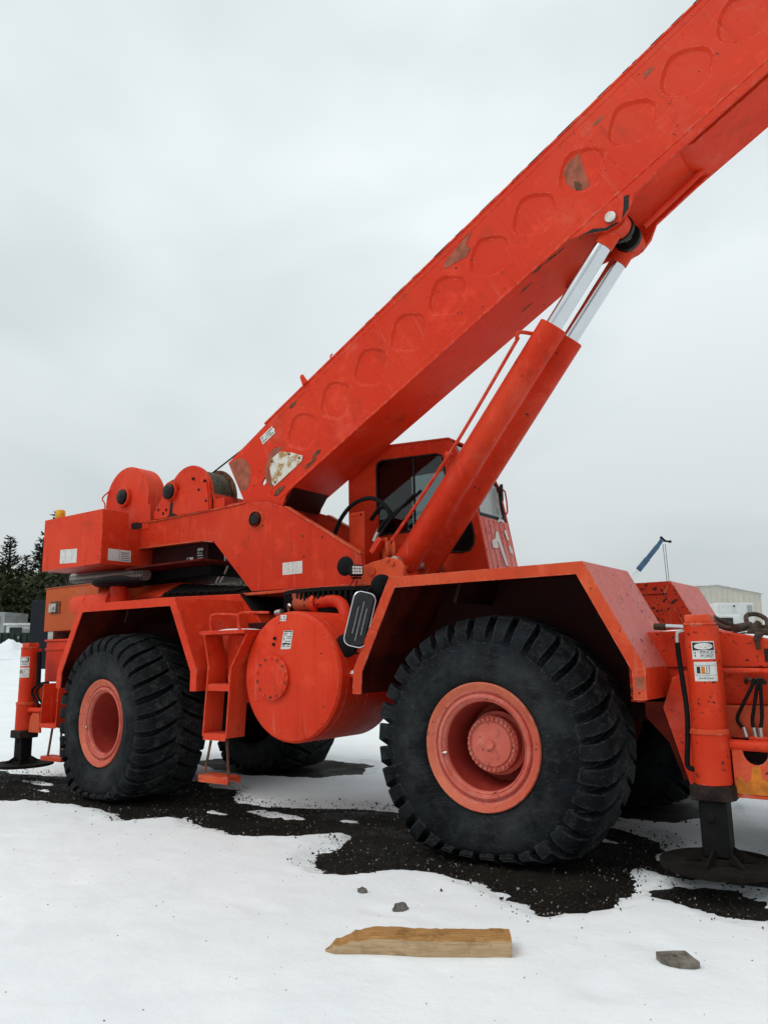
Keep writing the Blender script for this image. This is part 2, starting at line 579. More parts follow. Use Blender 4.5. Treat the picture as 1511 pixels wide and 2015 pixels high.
BARE = [(-9.5, 0.7), (-9.0, -0.9), (-7.0, -0.9), (-5.556, -0.6), (-5.116, -0.338), (-4.547, -0.256), (-3.859, -0.289), (-3.53, -0.495), (-3.271, -0.207),
        (-3.176, -0.015), (-2.671, -0.267), (-2.315, -0.325), (-1.972, -0.244), (-1.716, -0.021), (-1.476, 0.192), (-1.329, 0.111),
        (-1.151, -0.361), (-0.996, -0.687), (-0.822, -0.808), (-0.657, -0.733), (-0.479, -0.5), (-0.155, -0.414), (0.137, -0.44),
        (0.394, -0.536), (0.569, -0.641), (0.825, -0.803), (0.947, -0.618), (1.02, -0.407), (1.02, -0.047), (0.956, 0.394),
        (0.948, 0.699), (0.95, 1.05), (0.6, 1.45), (0.1, 1.6), (-0.7, 1.35), (-1.3, 1.05), (-2.0, 1.15), (-2.6, 0.8), (-3.3, 0.72),
        (-3.9, 1.15), (-4.8, 1.45), (-6.0, 0.85), (-7.4, 0.55)]
PATCH = [(1.235, 0.028), (1.311, 0.203), (1.476, 0.22), (1.637, 0.164), (1.95, 0.06), (2.2, -0.05), (2.15, -0.3), (1.872, -0.194), (1.75, -0.253), (1.578, -0.21), (1.396, -0.165)]
PADB = [(0.85, 0.45), (1.05, 0.80), (1.5, 0.98), (2.2, 0.85), (2.3, 0.62), (1.65, 0.50), (1.25, 0.38)]
FARR = [(-6.3, 2.5), (-4.5, 2.0), (-3.6, 2.3), (-3.3, 2.8), (-3.7, 3.5), (-4.6, 3.7), (-6.0, 3.5)]
FARF = [(-1.1, 2.1), (-0.3, 1.95), (0.7, 2.0), (1.0, 2.6), (0.9, 3.4), (0.0, 3.6), (-1.2, 3.4)]
SPOTS = [(-2.55, 0.48, 0.42, 0.13), (-3.05, 0.25, 0.2, 0.06), (-6.4, 0.3, 0.35, 0.09), (-5.9, 0.05, 0.22, 0.06), (-7.3, -0.1, 0.4, 0.1), (-1.75, 0.6, 0.16, 0.05), (0.45, 1.1, 0.35, 0.09)]


def sd_poly(px, py, poly):
    """signed distance, negative inside (numpy)"""
    n = len(poly)
    d = np.full(px.shape, 1e9)
    inside = np.zeros(px.shape, bool)
    for i in range(n):
        ax, ay = poly[i]
        bx, by = poly[(i + 1) % n]
        ex, ey = bx - ax, by - ay
        wx, wy = px - ax, py - ay
        tt = np.clip((wx * ex + wy * ey) / (ex * ex + ey * ey), 0, 1)
        d = np.minimum(d, np.hypot(wx - ex * tt, wy - ey * tt))
        c = (ay > py) != (by > py)
        with np.errstate(divide='ignore', invalid='ignore'):
            xi = (bx - ax) * (py - ay) / (by - ay) + ax if by != ay else np.full(px.shape, 1e9)
        inside ^= c & (px < xi)
    return np.where(inside, -d, d)


def bare_sd(px, py):
    d = sd_poly(px, py, BARE)
    for p in (PATCH, PADB, FARR, FARF):
        d = np.minimum(d, sd_poly(px, py, p))
    for cx, cy, rx, ry in SPOTS:
        e = (1 - np.hypot((px - cx) / rx, (py - cy) / ry)) * min(rx, ry)
        d = np.where(e > 0, np.maximum(d, e), d)
    return d


def axis_lines(lo, hi, step, far, grow=1.22):
    a = list(np.arange(lo, hi + step * 0.5, step))
    s, x = step, lo
    pre = []
    while x > -far:
        s *= grow
        x -= s
        pre.append(x)
    s, x = step, a[-1]
    post = []
    while x < far:
        s *= grow
        x += s
        post.append(x)
    return np.array(pre[::-1] + a + post)


def sheet(name, xs, ys, zfun, mat):
    nx, ny = len(xs), len(ys)
    X, Y = np.meshgrid(xs, ys, indexing='ij')
    X, Y = X.ravel(), Y.ravel()
    Z = zfun(X, Y)
    me = bpy.data.meshes.new(name)
    i = (np.arange(nx - 1)[:, None] * ny + np.arange(ny - 1)[None, :]).ravel()
    F = np.stack([i, i + ny, i + ny + 1, i + 1], 1)
    me.vertices.add(nx * ny)
    me.vertices.foreach_set('co', np.stack([X, Y, Z], 1).ravel())
    me.loops.add(F.size)
    me.loops.foreach_set('vertex_index', F.ravel())
    me.polygons.add(len(F))
    me.polygons.foreach_set('loop_start', np.arange(0, F.size, 4))
    me.polygons.foreach_set('use_smooth', np.ones(len(F), bool))
    me.update()
    me.validate()
    me.materials.append(MATS[mat])
    o = bpy.data.objects.new(name, me)
    COL.objects.link(o)
    return o


def nz(x, y, s, seed=0.0):
    return noise.noise(Vector((x * s + seed, y * s - seed * 0.7, seed)))


TER = np.vectorize(terrain)


def ground_z(X, Y):
    z = TER(X, Y)
    near = np.hypot(X + 2, Y - 1) < 14
    nn = np.array([(nz(x, y, 1.3) * 0.012 + nz(x, y, 7, 3) * 0.006) if k else -0.06 for x, y, k in zip(X, Y, near)])
    return z + nn


def snow_z(X, Y):
    z = TER(X, Y)
    d = bare_sd(X, Y)
    out = np.empty(len(X))
    for i, (x, y) in enumerate(zip(X, Y)):
        dd = d[i]
        if dd < 1.2:
            dd += nz(x, y, 2.2, 5) * 0.10 + nz(x, y, 7, 2) * 0.055 + nz(x, y, 21, 8) * 0.038
        k = min(1.0, max(0.0, (dd + 0.02) / 0.34))
        k = k * k * (3 - 2 * k)
        h = -0.022 + 0.070 * min(1.0, k + 0.36 * min(1, max(0, (dd + 0.03) / 0.06)))
        h += nz(x, y, 0.35, 1) * 0.03 * k + nz(x, y, 1.4, 4) * 0.012 * k + nz(x, y, 5, 6) * 0.005 * k + max(0.0, nz(x, y, 3.1, 9) - 0.35) * -0.035 * k
        out[i] = h
    return z + out


ground = sheet('ground', axis_lines(-9.5, 3.5, 0.09, 700, 1.25), axis_lines(-3.0, 5.0, 0.09, 700, 1.25), ground_z, 'gravel_ground')
tag(ground, 'dark wet gravel ground showing in bare patches under the crane', 'ground', kind='structure')
snow = sheet('snow', axis_lines(-9.3, 3.4, 0.028, 700, 1.18), axis_lines(-3.2, 4.4, 0.028, 700, 1.18), snow_z, 'snow')
tag(snow, 'thin white snow cover over the gravel yard', 'snow', kind='structure')

def snow_top0(x, y):
    return float(snow_z(np.array([x]), np.array([y]))[0])


# loose stones in the bare patches
mb = MB()
rs = random.Random(3)
n_ok = 0
cand = np.array([(rs.uniform(-9, 2.2), rs.uniform(-1.1, 2.0)) for _ in range(42000)])
cd = bare_sd(cand[:, 0], cand[:, 1])
grit = np.array([(rs.uniform(-5, 2.6), rs.uniform(-3.2, -0.4)) for _ in range(260)])
cand = np.concatenate([cand, grit])
cd = np.concatenate([cd, np.full(len(grit), 0.5)])
octf = [(0, 2, 4), (2, 1, 4), (1, 3, 4), (3, 0, 4), (2, 0, 5), (1, 2, 5), (3, 1, 5), (0, 3, 5)]
for (x, y), d in zip(cand, cd):
    p = 1.0 if d < 0.0 or d == 0.5 else math.exp(-d / 0.075) * 0.75
    if rs.random() > p:
        continue
    r_ = rs.choice((0.003, 0.004, 0.004, 0.005, 0.006, 0.009)) * rs.uniform(0.8, 1.3)
    if d == 0.5:
        r_ = rs.choice((0.002, 0.0025, 0.003, 0.004))
    elif d > 0:
        r_ *= 1.15
    zt = terrain(x, y) + 0.0 if d < 0 else (snow_top0(x, y) if d == 0.5 else terrain(x, y) + min(0.045, 0.02 + d * 0.2))
    q = Quaternion((rs.random(), rs.random(), rs.random(), rs.random())).normalized()
    vv = [q @ Vector((sx * r_ * rs.uniform(0.7, 1.3), sy * r_ * rs.uniform(0.7, 1.3), sz * r_ * rs.uniform(0.6, 1.0))) + Vector((x, y, zt + r_ * 0.4)) for sx, sy, sz in ((1, 0, 0), (-1, 0, 0), (0, 1, 0), (0, -1, 0), (0, 0, 1), (0, 0, -1))]
    mb.add(vv, octf, rs.choice((0, 0, 0, 0, 0, 0, 0, 0, 1, 1, 1, 2)))
simple('pebble_dark', (0.014, 0.012, 0.010), 0.85, var=0.5)
simple('pebble_brown', (0.04, 0.032, 0.025), 0.85, var=0.5)
simple('pebble_pale', (0.26, 0.25, 0.24), 0.85, var=0.4)
gv = mb.build('gravel', ['pebble_dark', 'pebble_brown', 'pebble_pale'], smooth=10, recalc=False)
tag(gv, 'loose dark gravel stones scattered on the bare ground', 'gravel', kind='stuff')

# ------------------------------------------------------------------ the crane
crane = empty('mobile_crane', (0, 0, 0), (0, -0.021, 0))
tag(crane, 'big red rough-terrain crane with raised boom standing on the snowy yard', 'crane')
CY = 1.53                                # centre line of the machine


def offset_poly(pts, d):
    """open polyline offset to the right-hand side by d (mitred)"""
    out = []
    for i, p in enumerate(pts):
        p = Vector(p)
        ds = []
        if i > 0:
            ds.append((p - Vector(pts[i - 1])).normalized())
        if i < len(pts) - 1:
            ds.append((Vector(pts[i + 1]) - p).normalized())
        ns = [Vector((q.y, -q.x)) for q in ds]
        n = sum(ns, Vector((0, 0))).normalized()
        k = d / max(0.3, n.dot(ns[0]))
        out.append((p.x + n.x * k, p.y + n.y * k))
    return out


# ---- wheels
def tyre_deform(v):
    x, y, z = v
    w = min(1.0, max(0.0, (-z - 0.42) / 0.40))
    w = w * w * (3 - 2 * w)
    y = 0.36 + (y - 0.36) * (1 + 0.085 * w)
    if z < -0.70:
        z = -0.70 - (-z - 0.70) * 0.44
        x *= 1 + 0.03 * w
    return (x, y, max(z, -0.822))


def make_wheel():
    w = empty('wheel', parent=crane)
    half = [(0.440, 0.03), (0.462, 0.004), (0.49, -0.022), (0.55, -0.040), (0.585, -0.046), (0.60, -0.052), (0.615, -0.048), (0.70, -0.050), (0.75, -0.040), (0.79, -0.018), (0.835, 0.03), (0.868, 0.09), (0.886, 0.16), (0.893, 0.25), (0.896, 0.36)]
    prof = half + [(r, 0.72 - y) for r, y in half[-2::-1]]
    mb = MB()
    mb.lathe(prof, (0, 0, 0), (0, 1, 0), 96)
    st = [(-0.036, 0.755, 0.0, 0.044, 0.010), (-0.032, 0.775, 0.0, 0.047, 0.032), (-0.016, 0.800, 0.003, 0.050, 0.058), (0.02, 0.834, 0.010, 0.054, 0.072), (0.06, 0.862, 0.022, 0.058, 0.074), (0.13, 0.884, 0.05, 0.062, 0.072),
          (0.21, 0.892, 0.088, 0.066, 0.070), (0.30, 0.896, 0.135, 0.066, 0.069), (0.392, 0.898, 0.185, 0.058, 0.067)]
    N = 33
    rr = random.Random(5)
    for side in (0, 1):
        for k in range(N):
            ph0 = 2 * math.pi * (k + 0.5 * side) / N + rr.uniform(-0.006, 0.006)
            jit = rr.uniform(-0.008, 0.004)
            wj = rr.uniform(0.90, 1.06)
            rings = []
            for j, (y, r, dp, hw, hh) in enumerate(st):
                # local outward direction of the carcass
                a0, b0 = st[max(j - 1, 0)], st[min(j + 1, len(st) - 1)]
                ty, tr = b0[0] - a0[0], b0[1] - a0[1]
                ln = math.hypot(ty, tr)
                ny, nr = -tr / ln, ty / ln
                hh2 = hh + jit
                ring = []
                for sw, h in ((-1.08, -0.02), (-1.0, hh2 * 0.80), (-0.93, hh2), (0.93, hh2), (1.0, hh2 * 0.80), (1.08, -0.02)):
                    rad = r + nr * h
                    yy = y + ny * h
                    a = ph0 + dp + (sw * hw * wj + rr.uniform(-0.0025, 0.0025)) / r
                    if side:
                        yy = 0.72 - yy
                    ring.append((rad * math.cos(a), yy, rad * math.sin(a)))
                rings.append(ring)
            mb.loft(rings)
    mb.v = [tyre_deform(v) for v in mb.v]
    mb.build('tyre', 'tyre_rubber', w, smooth=40)
    mb = MB()
    mb.lathe([(0.464, 0.02), (0.464, -0.010), (0.456, -0.020), (0.446, -0.016), (0.425, 0.000), (0.408, 0.010)], (0, 0, 0), (0, 1, 0), 96, mi=1)
    mb.lathe([(0.408, 0.010), (0.396, 0.016), (0.392, 0.034), (0.380, 0.036), (0.376, 0.016), (0.366, 0.008), (0.352, 0.010), (0.349, 0.026), (0.340, 0.030), (0.334, 0.024), (0.324, 0.036), (0.320, 0.060)], (0, 0, 0), (0, 1, 0), 96)
    mb.lathe([(0.320, 0.060), (0.317, 0.22), (0.30, 0.30), (0.29, 0.40), (0.23, 0.42), (0.05, 0.42)], (0, 0, 0), (0, 1, 0), 96, mi=2)
    rim = mb.build('rim', ['rim_paint', 'rim_edge', 'rim_inner_shade'], w, smooth=28)
    mb = MB()
    mb.tube([(-0.345, 0.03, -0.06), (-0.325, -0.005, -0.06), (-0.295, 0.0, -0.055)], 0.009, 8)
    mb.build('valve_stem', 'zinc', w)
    mb = MB()
    mb.lathe([(0.002, 0.125), (0.030, 0.125), (0.034, 0.132), (0.036, 0.146), (0.052, 0.150), (0.158, 0.153), (0.163, 0.160), (0.168, 0.168), (0.203, 0.170), (0.208, 0.178), (0.208, 0.26), (0.235, 0.27), (0.235, 0.43)], (0, 0, 0), (0, 1, 0), 64)
    for k in range(30):
        a = 2 * math.pi * k / 30
        c = Vector((0.186 * math.cos(a), 0, 0.186 * math.sin(a)))
        mb.cyl(c + Vector((0, 0.175, 0)), c + Vector((0, 0.153, 0)), 0.0135, 6)
        mb.cyl(c + Vector((0, 0.153, 0)), c + Vector((0, 0.146, 0)), 0.008, 6)
    for k in range(3):
        a = R(58 + 120 * k)
        c = Vector((0.092 * math.cos(a), 0, 0.092 * math.sin(a)))
        mb.cyl(c + Vector((0, 0.16, 0)), c + Vector((0, 0.146, 0)), 0.024, 20)
        mb.cyl(c + Vector((0, 0.15, 0)), c + Vector((0, 0.141, 0)), 0.008, 8)
    mb.cyl((-0.035, 0.16, -0.14), (-0.035, 0.143, -0.14), 0.014, 12)
    mb.build('hub', 'rim_paint', w, smooth=28)
    return w


ZC = 0.813
w0 = make_wheel()
w0.location = (0, 0, ZC)
w0.rotation_euler = (0, 0.0, 0.0485)
w1 = copy_tree(w0, crane)
w1.location = (-4.69, 0, ZC)
w1.rotation_euler = (0, 0, -0.0975)
for ch in w1.children:
    if ch.name.startswith('hub'):
        ch.location.y = 0.20
for x, st in ((0, 0.0485), (-4.69, -0.0975)):
    w = copy_tree(w0, crane)
    w.location = (x, 2 * CY, ZC)
    w.rotation_euler = (0, 0, math.pi + st)

# ---- axles and carrier frame
for x in (0, -4.69):
    mb = MB()
    mb.cyl((x, 0.40, ZC), (x, 2.66, ZC), 0.17, 24)
    mb.cyl((x, 1.20, ZC), (x, 1.86, ZC), 0.30, 32)
    mb.box(x - 0.12, x + 0.12, 1.05, 1.25, ZC + 0.05, 1.2)
    mb.box(x - 0.12, x + 0.12, 1.81, 2.01, ZC + 0.05, 1.2)
    mb.build('axle', 'dark_red', crane)
mb = MB()
mb.box(-6.35, 1.25, 1.02, 1.16, 0.95, 1.62)
mb.box(-6.35, 1.25, 1.90, 2.04, 0.95, 1.62)
mb.box(-6.30, 1.20, 1.16, 1.90, 1.50, 1.60)
mb.box(-6.30, 1.20, 1.16, 1.90, 0.97, 1.02)
mb.build('carrier_frame', 'dark_red', crane, bevel=0.01)
mb = MB()
mb.box(-3.65, -0.95, 0.92, 2.14, 1.62, 1.86)
mb.box(-3.05, -0.97, 1.00, 2.06, 1.86, 1.93)
mb.build('turntable_deck', 'dark_red', crane, bevel=0.01)
mb = MB()
mb.cyl((-2.35, CY, 1.92), (-2.35, CY, 2.02), 0.74, 64)
mb.cyl((-2.35, CY, 2.13), (-2.35, CY, 2.17), 0.80, 64)
for k in range(84):
    a = 2 * math.pi * k / 84
    mb.obox((-2.35 + 0.765 * math.cos(a), CY + 0.765 * math.sin(a), 2.065), (0.03 * math.cos(a), 0.03 * math.sin(a), 0), (-0.013 * math.sin(a), 0.013 * math.cos(a), 0), (0, 0, 0.075))
mb.cyl((-2.35, CY, 1.99), (-2.35, CY, 2.135), 0.742, 64)
mb.build('slew_ring', 'black_steel', crane)

# ---- fenders
FP = [(-1.222, 1.172), (-1.208, 1.378), (-0.828, 2.118), (0.843, 2.112), (1.222, 1.376), (1.220, 1.168)]


def make_fender(name, mats, wall_mat, deck_mat):
    f = empty(name, parent=crane)
    inn = offset_poly(FP, 0.088)
    thin = offset_poly(FP, 0.010)
    # lip: five butted plates facing outwards
    mb = MB()
    for i in range(5):
        q = [FP[i], FP[i + 1], inn[i + 1], inn[i]]
        if i == 0:
            q[3] = (inn[0][0], FP[0][1])
        if i == 4:
            q[2] = (inn[5][0], FP[5][1])
        mb.prism(q, 0.0, 0.014)
    bm_lip = mb.build('lip', mats[0], f, bevel=0.0)
    # skin plates
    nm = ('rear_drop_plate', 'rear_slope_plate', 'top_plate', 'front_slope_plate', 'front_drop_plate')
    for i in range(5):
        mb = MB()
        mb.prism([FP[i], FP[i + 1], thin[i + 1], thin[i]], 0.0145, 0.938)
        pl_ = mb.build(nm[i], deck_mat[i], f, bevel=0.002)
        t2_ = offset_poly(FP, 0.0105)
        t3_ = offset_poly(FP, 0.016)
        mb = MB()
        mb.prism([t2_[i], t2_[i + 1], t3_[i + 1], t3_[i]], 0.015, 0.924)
        mb.build('shade_liner', 'shaded_red', f)  # added dark sheet: wheel arch shade painted below each plate
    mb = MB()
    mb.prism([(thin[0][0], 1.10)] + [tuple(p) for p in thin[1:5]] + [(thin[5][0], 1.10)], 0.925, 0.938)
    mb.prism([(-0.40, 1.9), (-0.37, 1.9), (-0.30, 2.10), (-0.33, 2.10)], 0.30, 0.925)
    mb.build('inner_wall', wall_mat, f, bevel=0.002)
    return f


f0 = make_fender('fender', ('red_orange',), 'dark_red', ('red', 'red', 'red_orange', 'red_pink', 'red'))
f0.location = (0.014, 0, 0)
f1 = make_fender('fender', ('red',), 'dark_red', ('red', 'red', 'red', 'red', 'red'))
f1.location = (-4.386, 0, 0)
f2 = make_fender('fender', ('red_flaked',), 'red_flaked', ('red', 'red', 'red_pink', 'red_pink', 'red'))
f2.location = (0.014, 2 * CY, 0)
f2.scale = (1, -1, 1)
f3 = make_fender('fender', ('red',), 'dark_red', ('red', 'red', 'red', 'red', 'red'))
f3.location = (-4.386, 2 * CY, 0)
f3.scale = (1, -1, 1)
# raised border on the visible far fender wall
mb = MB()
bi = offset_poly(FP, 0.11)
for i in range(1, 4):
    mb.prism([FP[i], FP[i + 1], bi[i + 1], bi[i]], 0.939, 0.951)
mb.build('wall_border', 'red_flaked', f2, bevel=0.002)
for x in (1.02, 1.06):
    mb = MB()
    mb.cyl((x, 0.965, 1.50 + (1.06 - x)), (x, 0.95, 1.50 + (1.06 - x)), 0.012, 8)
    mb.build('bolt', 'zinc', f2)
# worn reflector on the front lip
mb = MB()
mb.prism([(1.150, 1.235), (1.212, 1.235), (1.212, 1.315), (1.150, 1.315)], -0.002, 0.0)
mb.build('reflector', 'primer', f0)

# ---- round hydraulic tank
tank = empty('hydraulic_tank', parent=crane)
TX, TZ, TR = -2.005, 1.31, 0.590
mb = MB()
mb.lathe([(0.002, 0.075), (0.30, 0.080), (0.50, 0.090), (0.565, 0.102), (0.585, 0.122), (0.590, 0.150), (0.590, 0.190), (0.582, 0.193), (0.582, 0.200), (0.590, 0.203), (0.590, 0.50), (0.584, 0.503), (0.584, 0.510), (0.590, 0.513), (0.590, 0.96), (0.57, 1.0), (0.30, 1.02), (0.002, 1.02)], (TX, 0, TZ), (0, 1, 0), 96)
mb.build('shell', 'red', tank, smooth=30)
mb = MB()
cx, cz = TX - 0.185, TZ - 0.01
mb.lathe([(0.002, 0.040), (0.185, 0.042), (0.200, 0.046), (0.202, 0.085)], (cx, 0, cz), (0, 1, 0), 64)
cov = mb.build('inspection_cover', 'red', tank, smooth=30)
for k in range(14):
    a = 2 * math.pi * k / 14 + 0.2
    mb = MB()
    c = Vector((cx + 0.176 * math.cos(a), 0.045, cz + 0.176 * math.sin(a)))
    mb.cyl(c, c + Vector((0, -0.013, 0)), 0.011, 6)
    mb.build('bolt', 'brown_rust' if k % 3 else 'red', tank)
for dz in (0.345, 0.29):
    mb = MB()
    mb.cyl((TX - 0.175 - (0.345 - dz) * 0.25, 0.085, TZ + dz), (TX - 0.175 - (0.345 - dz) * 0.25, 0.066, TZ + dz), 0.014, 12)
    mb.build('plug', 'black_steel', tank)


def decal(parent, P, U, V, w, h, lines=0, mat='sticker', seed=1, name='decal', ink='ink', blocks=()):
    """flat printed label; P lower-left corner, U right, V up, outward = U x V ... offset already applied"""
    P, U, V = Vector(P), Vector(U).normalized(), Vector(V).normalized()
    N = U.cross(V)
    mb = MB()
    mb.obox(P + U * w / 2 + V * h / 2, U * w / 2, V * h / 2, N * 0.001)
    d = mb.build(name, mat, parent)
    rr = random.Random(seed)
    mb = MB()
    k = 0
    for i in range(lines):
        y = h * (0.10 + 0.80 * (i + 0.5) / lines)
        x = 0.08 * w
        while x < 0.88 * w:
            l = rr.uniform(0.05, 0.18) * w
            l = min(l, 0.92 * w - x)
            if rr.random() < 0.8:
                mb.obox(P + U * (x + l / 2) + V * y + N * 0.0013, U * l / 2, V * (0.22 * 0.8 * h / lines), N * 0.0006)
                k += 1
            x += l + 0.035 * w
    for bx, by, bw, bh in blocks:
        mb.obox(P + U * (bx + bw / 2) * w + V * (by + bh / 2) * h + N * 0.0013, U * bw * w / 2, V * bh * h / 2, N * 0.0006)
        k += 1
    if k:
        q = mb.build('print', ink, parent)
    return d


LX, LZ = (1, 0, 0), (0, 0, 1)
decal(tank, (-2.105, 0.0795, 1.555), (1, 0, 0), (0.22, 0, 1), 0.118, 0.170, 9, seed=3, blocks=((0.05, 0.93, 0.9, 0.05), (0.08, 0.26, 0.84, 0.06)))
decal(tank, (-2.125, 0.088, 1.812), (1, 0, -0.03), (0.1, 0.06, 1), 0.075, 0.055, 2, seed=4)
# narrow steps and lines beside the tank
mb = MB()
mb.box(-1.50, -1.20, 0.22, 0.34, 1.30, 1.33)
mb.box(-1.50, -1.47, 0.22, 0.34, 1.20, 1.30)
mb.build('side_step', 'red', crane, bevel=0.004)
mb = MB()
mb.box(-1.55, -0.9, 0.98, 1.02, 0.98, 1.45)
mb.build('frame_gusset', 'red', crane, bevel=0.006)
mb = MB()
mb.box(-3.6, -2.5, 0.95, 1.02, 1.0, 1.6)
mb.build('frame_gusset', 'red', crane, bevel=0.006)

# ---- return pipe on the tank
pipe = empty('return_pipe', parent=crane)
mb = MB()
mb.tube([(-2.30, 0.80, 2.025), (-2.08, 0.80, 2.028), (-1.96, 0.78, 1.99), (-1.88, 0.74, 1.90), (-1.84, 0.70, 1.75), (-1.83, 0.66, 1.60)], 0.062, 20, sub=8)
mb.build('pipe_run', 'red', pipe)
mb = MB()
mb.cyl((-2.33, 0.80, 2.02), (-2.28, 0.80, 2.02), 0.092, 24)
mb.cyl((-2.35, 0.80, 2.02), (-2.335, 0.80, 2.02), 0.085, 24)
mb.build('flange', 'red', pipe, bevel=0.004)
mb = MB()
mb.cyl((-2.58, 0.82, 2.03), (-2.35, 0.80, 2.02), 0.078, 16, r2=0.070)
mb.box(-2.60, -2.42, 0.76, 0.90, 2.08, 2.13)
mb.build('valve_body', 'rust_paint', pipe, bevel=0.006)
mb = MB()
mb.tube([(-2.72, 0.85, 1.96), (-2.70, 0.82, 2.02), (-2.66, 0.82, 2.0)], 0.018, 8)
mb.cyl((-2.86, 0.8, 1.94), (-2.78, 0.8, 1.95), 0.035, 12)
mb.build('fitting', 'zinc', pipe)

# ---- engine hood and platform between the fenders
hood = empty('engine_hood', parent=crane)
mb = MB()
mb.prism([(-5.35, 1.62), (-5.35, 2.245), (-3.56, 2.195), (-3.33, 1.97), (-3.02, 1.62)], 0.945, 2.11)
mb.build('side_panel', 'red', hood, bevel=0.01)
mb = MB()
mb.add([(-6.2, 0.95, 2.20), (-5.02, 0.95, 2.245), (-5.12, 1.35, 2.46), (-6.25, 1.35, 2.46), (-6.2, 2.1, 2.20), (-5.02, 2.1, 2.245), (-5.12, 1.75, 2.46), (-6.25, 1.75, 2.46)],
       [(0, 1, 2, 3), (3, 2, 6, 7), (4, 7, 6, 5), (1, 5, 6, 2), (0, 3, 7, 4), (0, 4, 5, 1)])
mb.build('rear_cowl', 'red', hood, bevel=0.008)
mb = MB()
mb.add([(-5.00, 0.955, 2.248), (-3.60, 0.955, 2.202), (-3.72, 1.30, 2.30), (-5.05, 1.30, 2.42), (-5.00, 2.1, 2.248), (-3.60, 2.1, 2.202), (-3.72, 1.76, 2.30), (-5.05, 1.76, 2.42)],
       [(0, 1, 2, 3), (3, 2, 6, 7), (4, 7, 6, 5), (1, 5, 6, 2), (0, 3, 7, 4), (0, 4, 5, 1)])
gr_ = mb.build('grille', 'black_steel', hood, bevel=0.006)
for k in range(9):
    mb = MB()
    x = -4.9 + k * 0.145
    p = Vector((x, 0.975, 2.262 - 0.033 * (x + 5)))
    q = Vector((x - 0.03, 1.29, 2.41 - 0.09 * (x + 5)))
    mb.obox((p + q) / 2 + Vector((0, -0.006, 0.012)), (0.055, 0, -0.004), (q - p) / 2, (0, -0.005, 0.01))
    mb.build('louvre', 'black_steel', hood)
mb = MB()
mb.prism([(-3.55, 2.185), (-3.53, 2.195), (-3.30, 1.985), (-3.33, 1.965)], 0.93, 2.0)
mb.build('front_trim', 'black_steel', hood)

plat = empty('step_platform', parent=crane)
mb = MB()
mb.box(-3.13, -2.50, -0.005, 0.93, 1.712, 1.748)
mb.build('tread_plate', 'red', plat, bevel=0.004)
mb = MB()
mb.tube([(-3.10, 0.12, 1.745), (-3.11, 0.12, 1.87), (-3.06, 0.12, 1.915), (-2.76, 0.12, 1.90), (-2.71, 0.12, 1.86), (-2.70, 0.12, 1.745)], 0.0115, 8, sub=5)
mb.build('hand_rail', 'red', plat)
mb = MB()
mb.tube([(-2.62, 0.08, 1.735), (-2.665, 0.08, 1.79), (-2.665, 0.08, 1.87), (-2.62, 0.08, 1.912), (-2.30, 0.12, 1.90)], 0.0115, 8, sub=5)
mb.build('hand_rail', 'red', plat)
mb = MB()
mb.box(-3.33, -2.42, 0.935, 0.955, 1.46, 1.748)
mb.build('back_plate', 'red', plat, bevel=0.004)

lad = empty('access_ladder', parent=crane)
for pts in ([(-3.075, 1.71), (-3.06, 1.71), (-2.985, 1.41), (-3.045, 0.75), (-3.06, 0.75), (-3.0, 1.41)], [(-2.475, 1.71), (-2.46, 1.71), (-2.672, 1.39), (-2.722, 0.74), (-2.737, 0.74), (-2.687, 1.39)]):
    mb = MB()
    mb.prism(pts, 0.0, 0.235)
    mb.build('stringer', 'red', lad, bevel=0.002)
for x0, x1, z in ((-2.995, -2.690, 1.225), (-3.045, -2.742, 0.765)):
    mb = MB()
    mb.box(x0, x1, 0.005, 0.20, z, z + 0.012)
    mb.box(x0, x1, 0.002, 0.014, z - 0.05, z + 0.012)
    for k in range(7):
        mb.box(x0 + 0.02 + k * 0.04, x0 + 0.04 + k * 0.04, 0.02, 0.19, z + 0.012, z + 0.018)
    mb.build('step', 'red', lad, bevel=0.001)
mb = MB()
mb.box(-2.96, -2.50, 0.225, 0.235, 1.30, 1.70)
mb.box(-2.80, -2.74, 0.225, 0.235, 0.76, 1.30)
mb.box(-2.82, -2.70, 0.10, 0.20, 1.25, 1.33)
mb.build('back_panel', 'red', lad, bevel=0.002)
for a, b in (((-2.985, 0.06, 0.75), (-3.025, 0.02, 0.42)), ((-2.775, 0.06, 0.74), (-2.70, 0.02, 0.41))):
    mb = MB()
    mb.tube([a, b], 0.0125, 8, sub=1)
    mb.build('hanging_cable', 'brown_rust', lad)
mb = MB()
mb.box(-3.06, -2.655, -0.03, 0.13, 0.385, 0.397)
mb.box(-3.06, -2.655, -0.032, -0.018, 0.335, 0.397)
mb.box(-3.06, -2.655, 0.118, 0.132, 0.335, 0.397)
for k in range(9):
    mb.box(-3.04 + k * 0.042, -3.018 + k * 0.042, -0.015, 0.115, 0.397, 0.404)
mb.build('hanging_step', 'red_orange', lad, bevel=0.001)

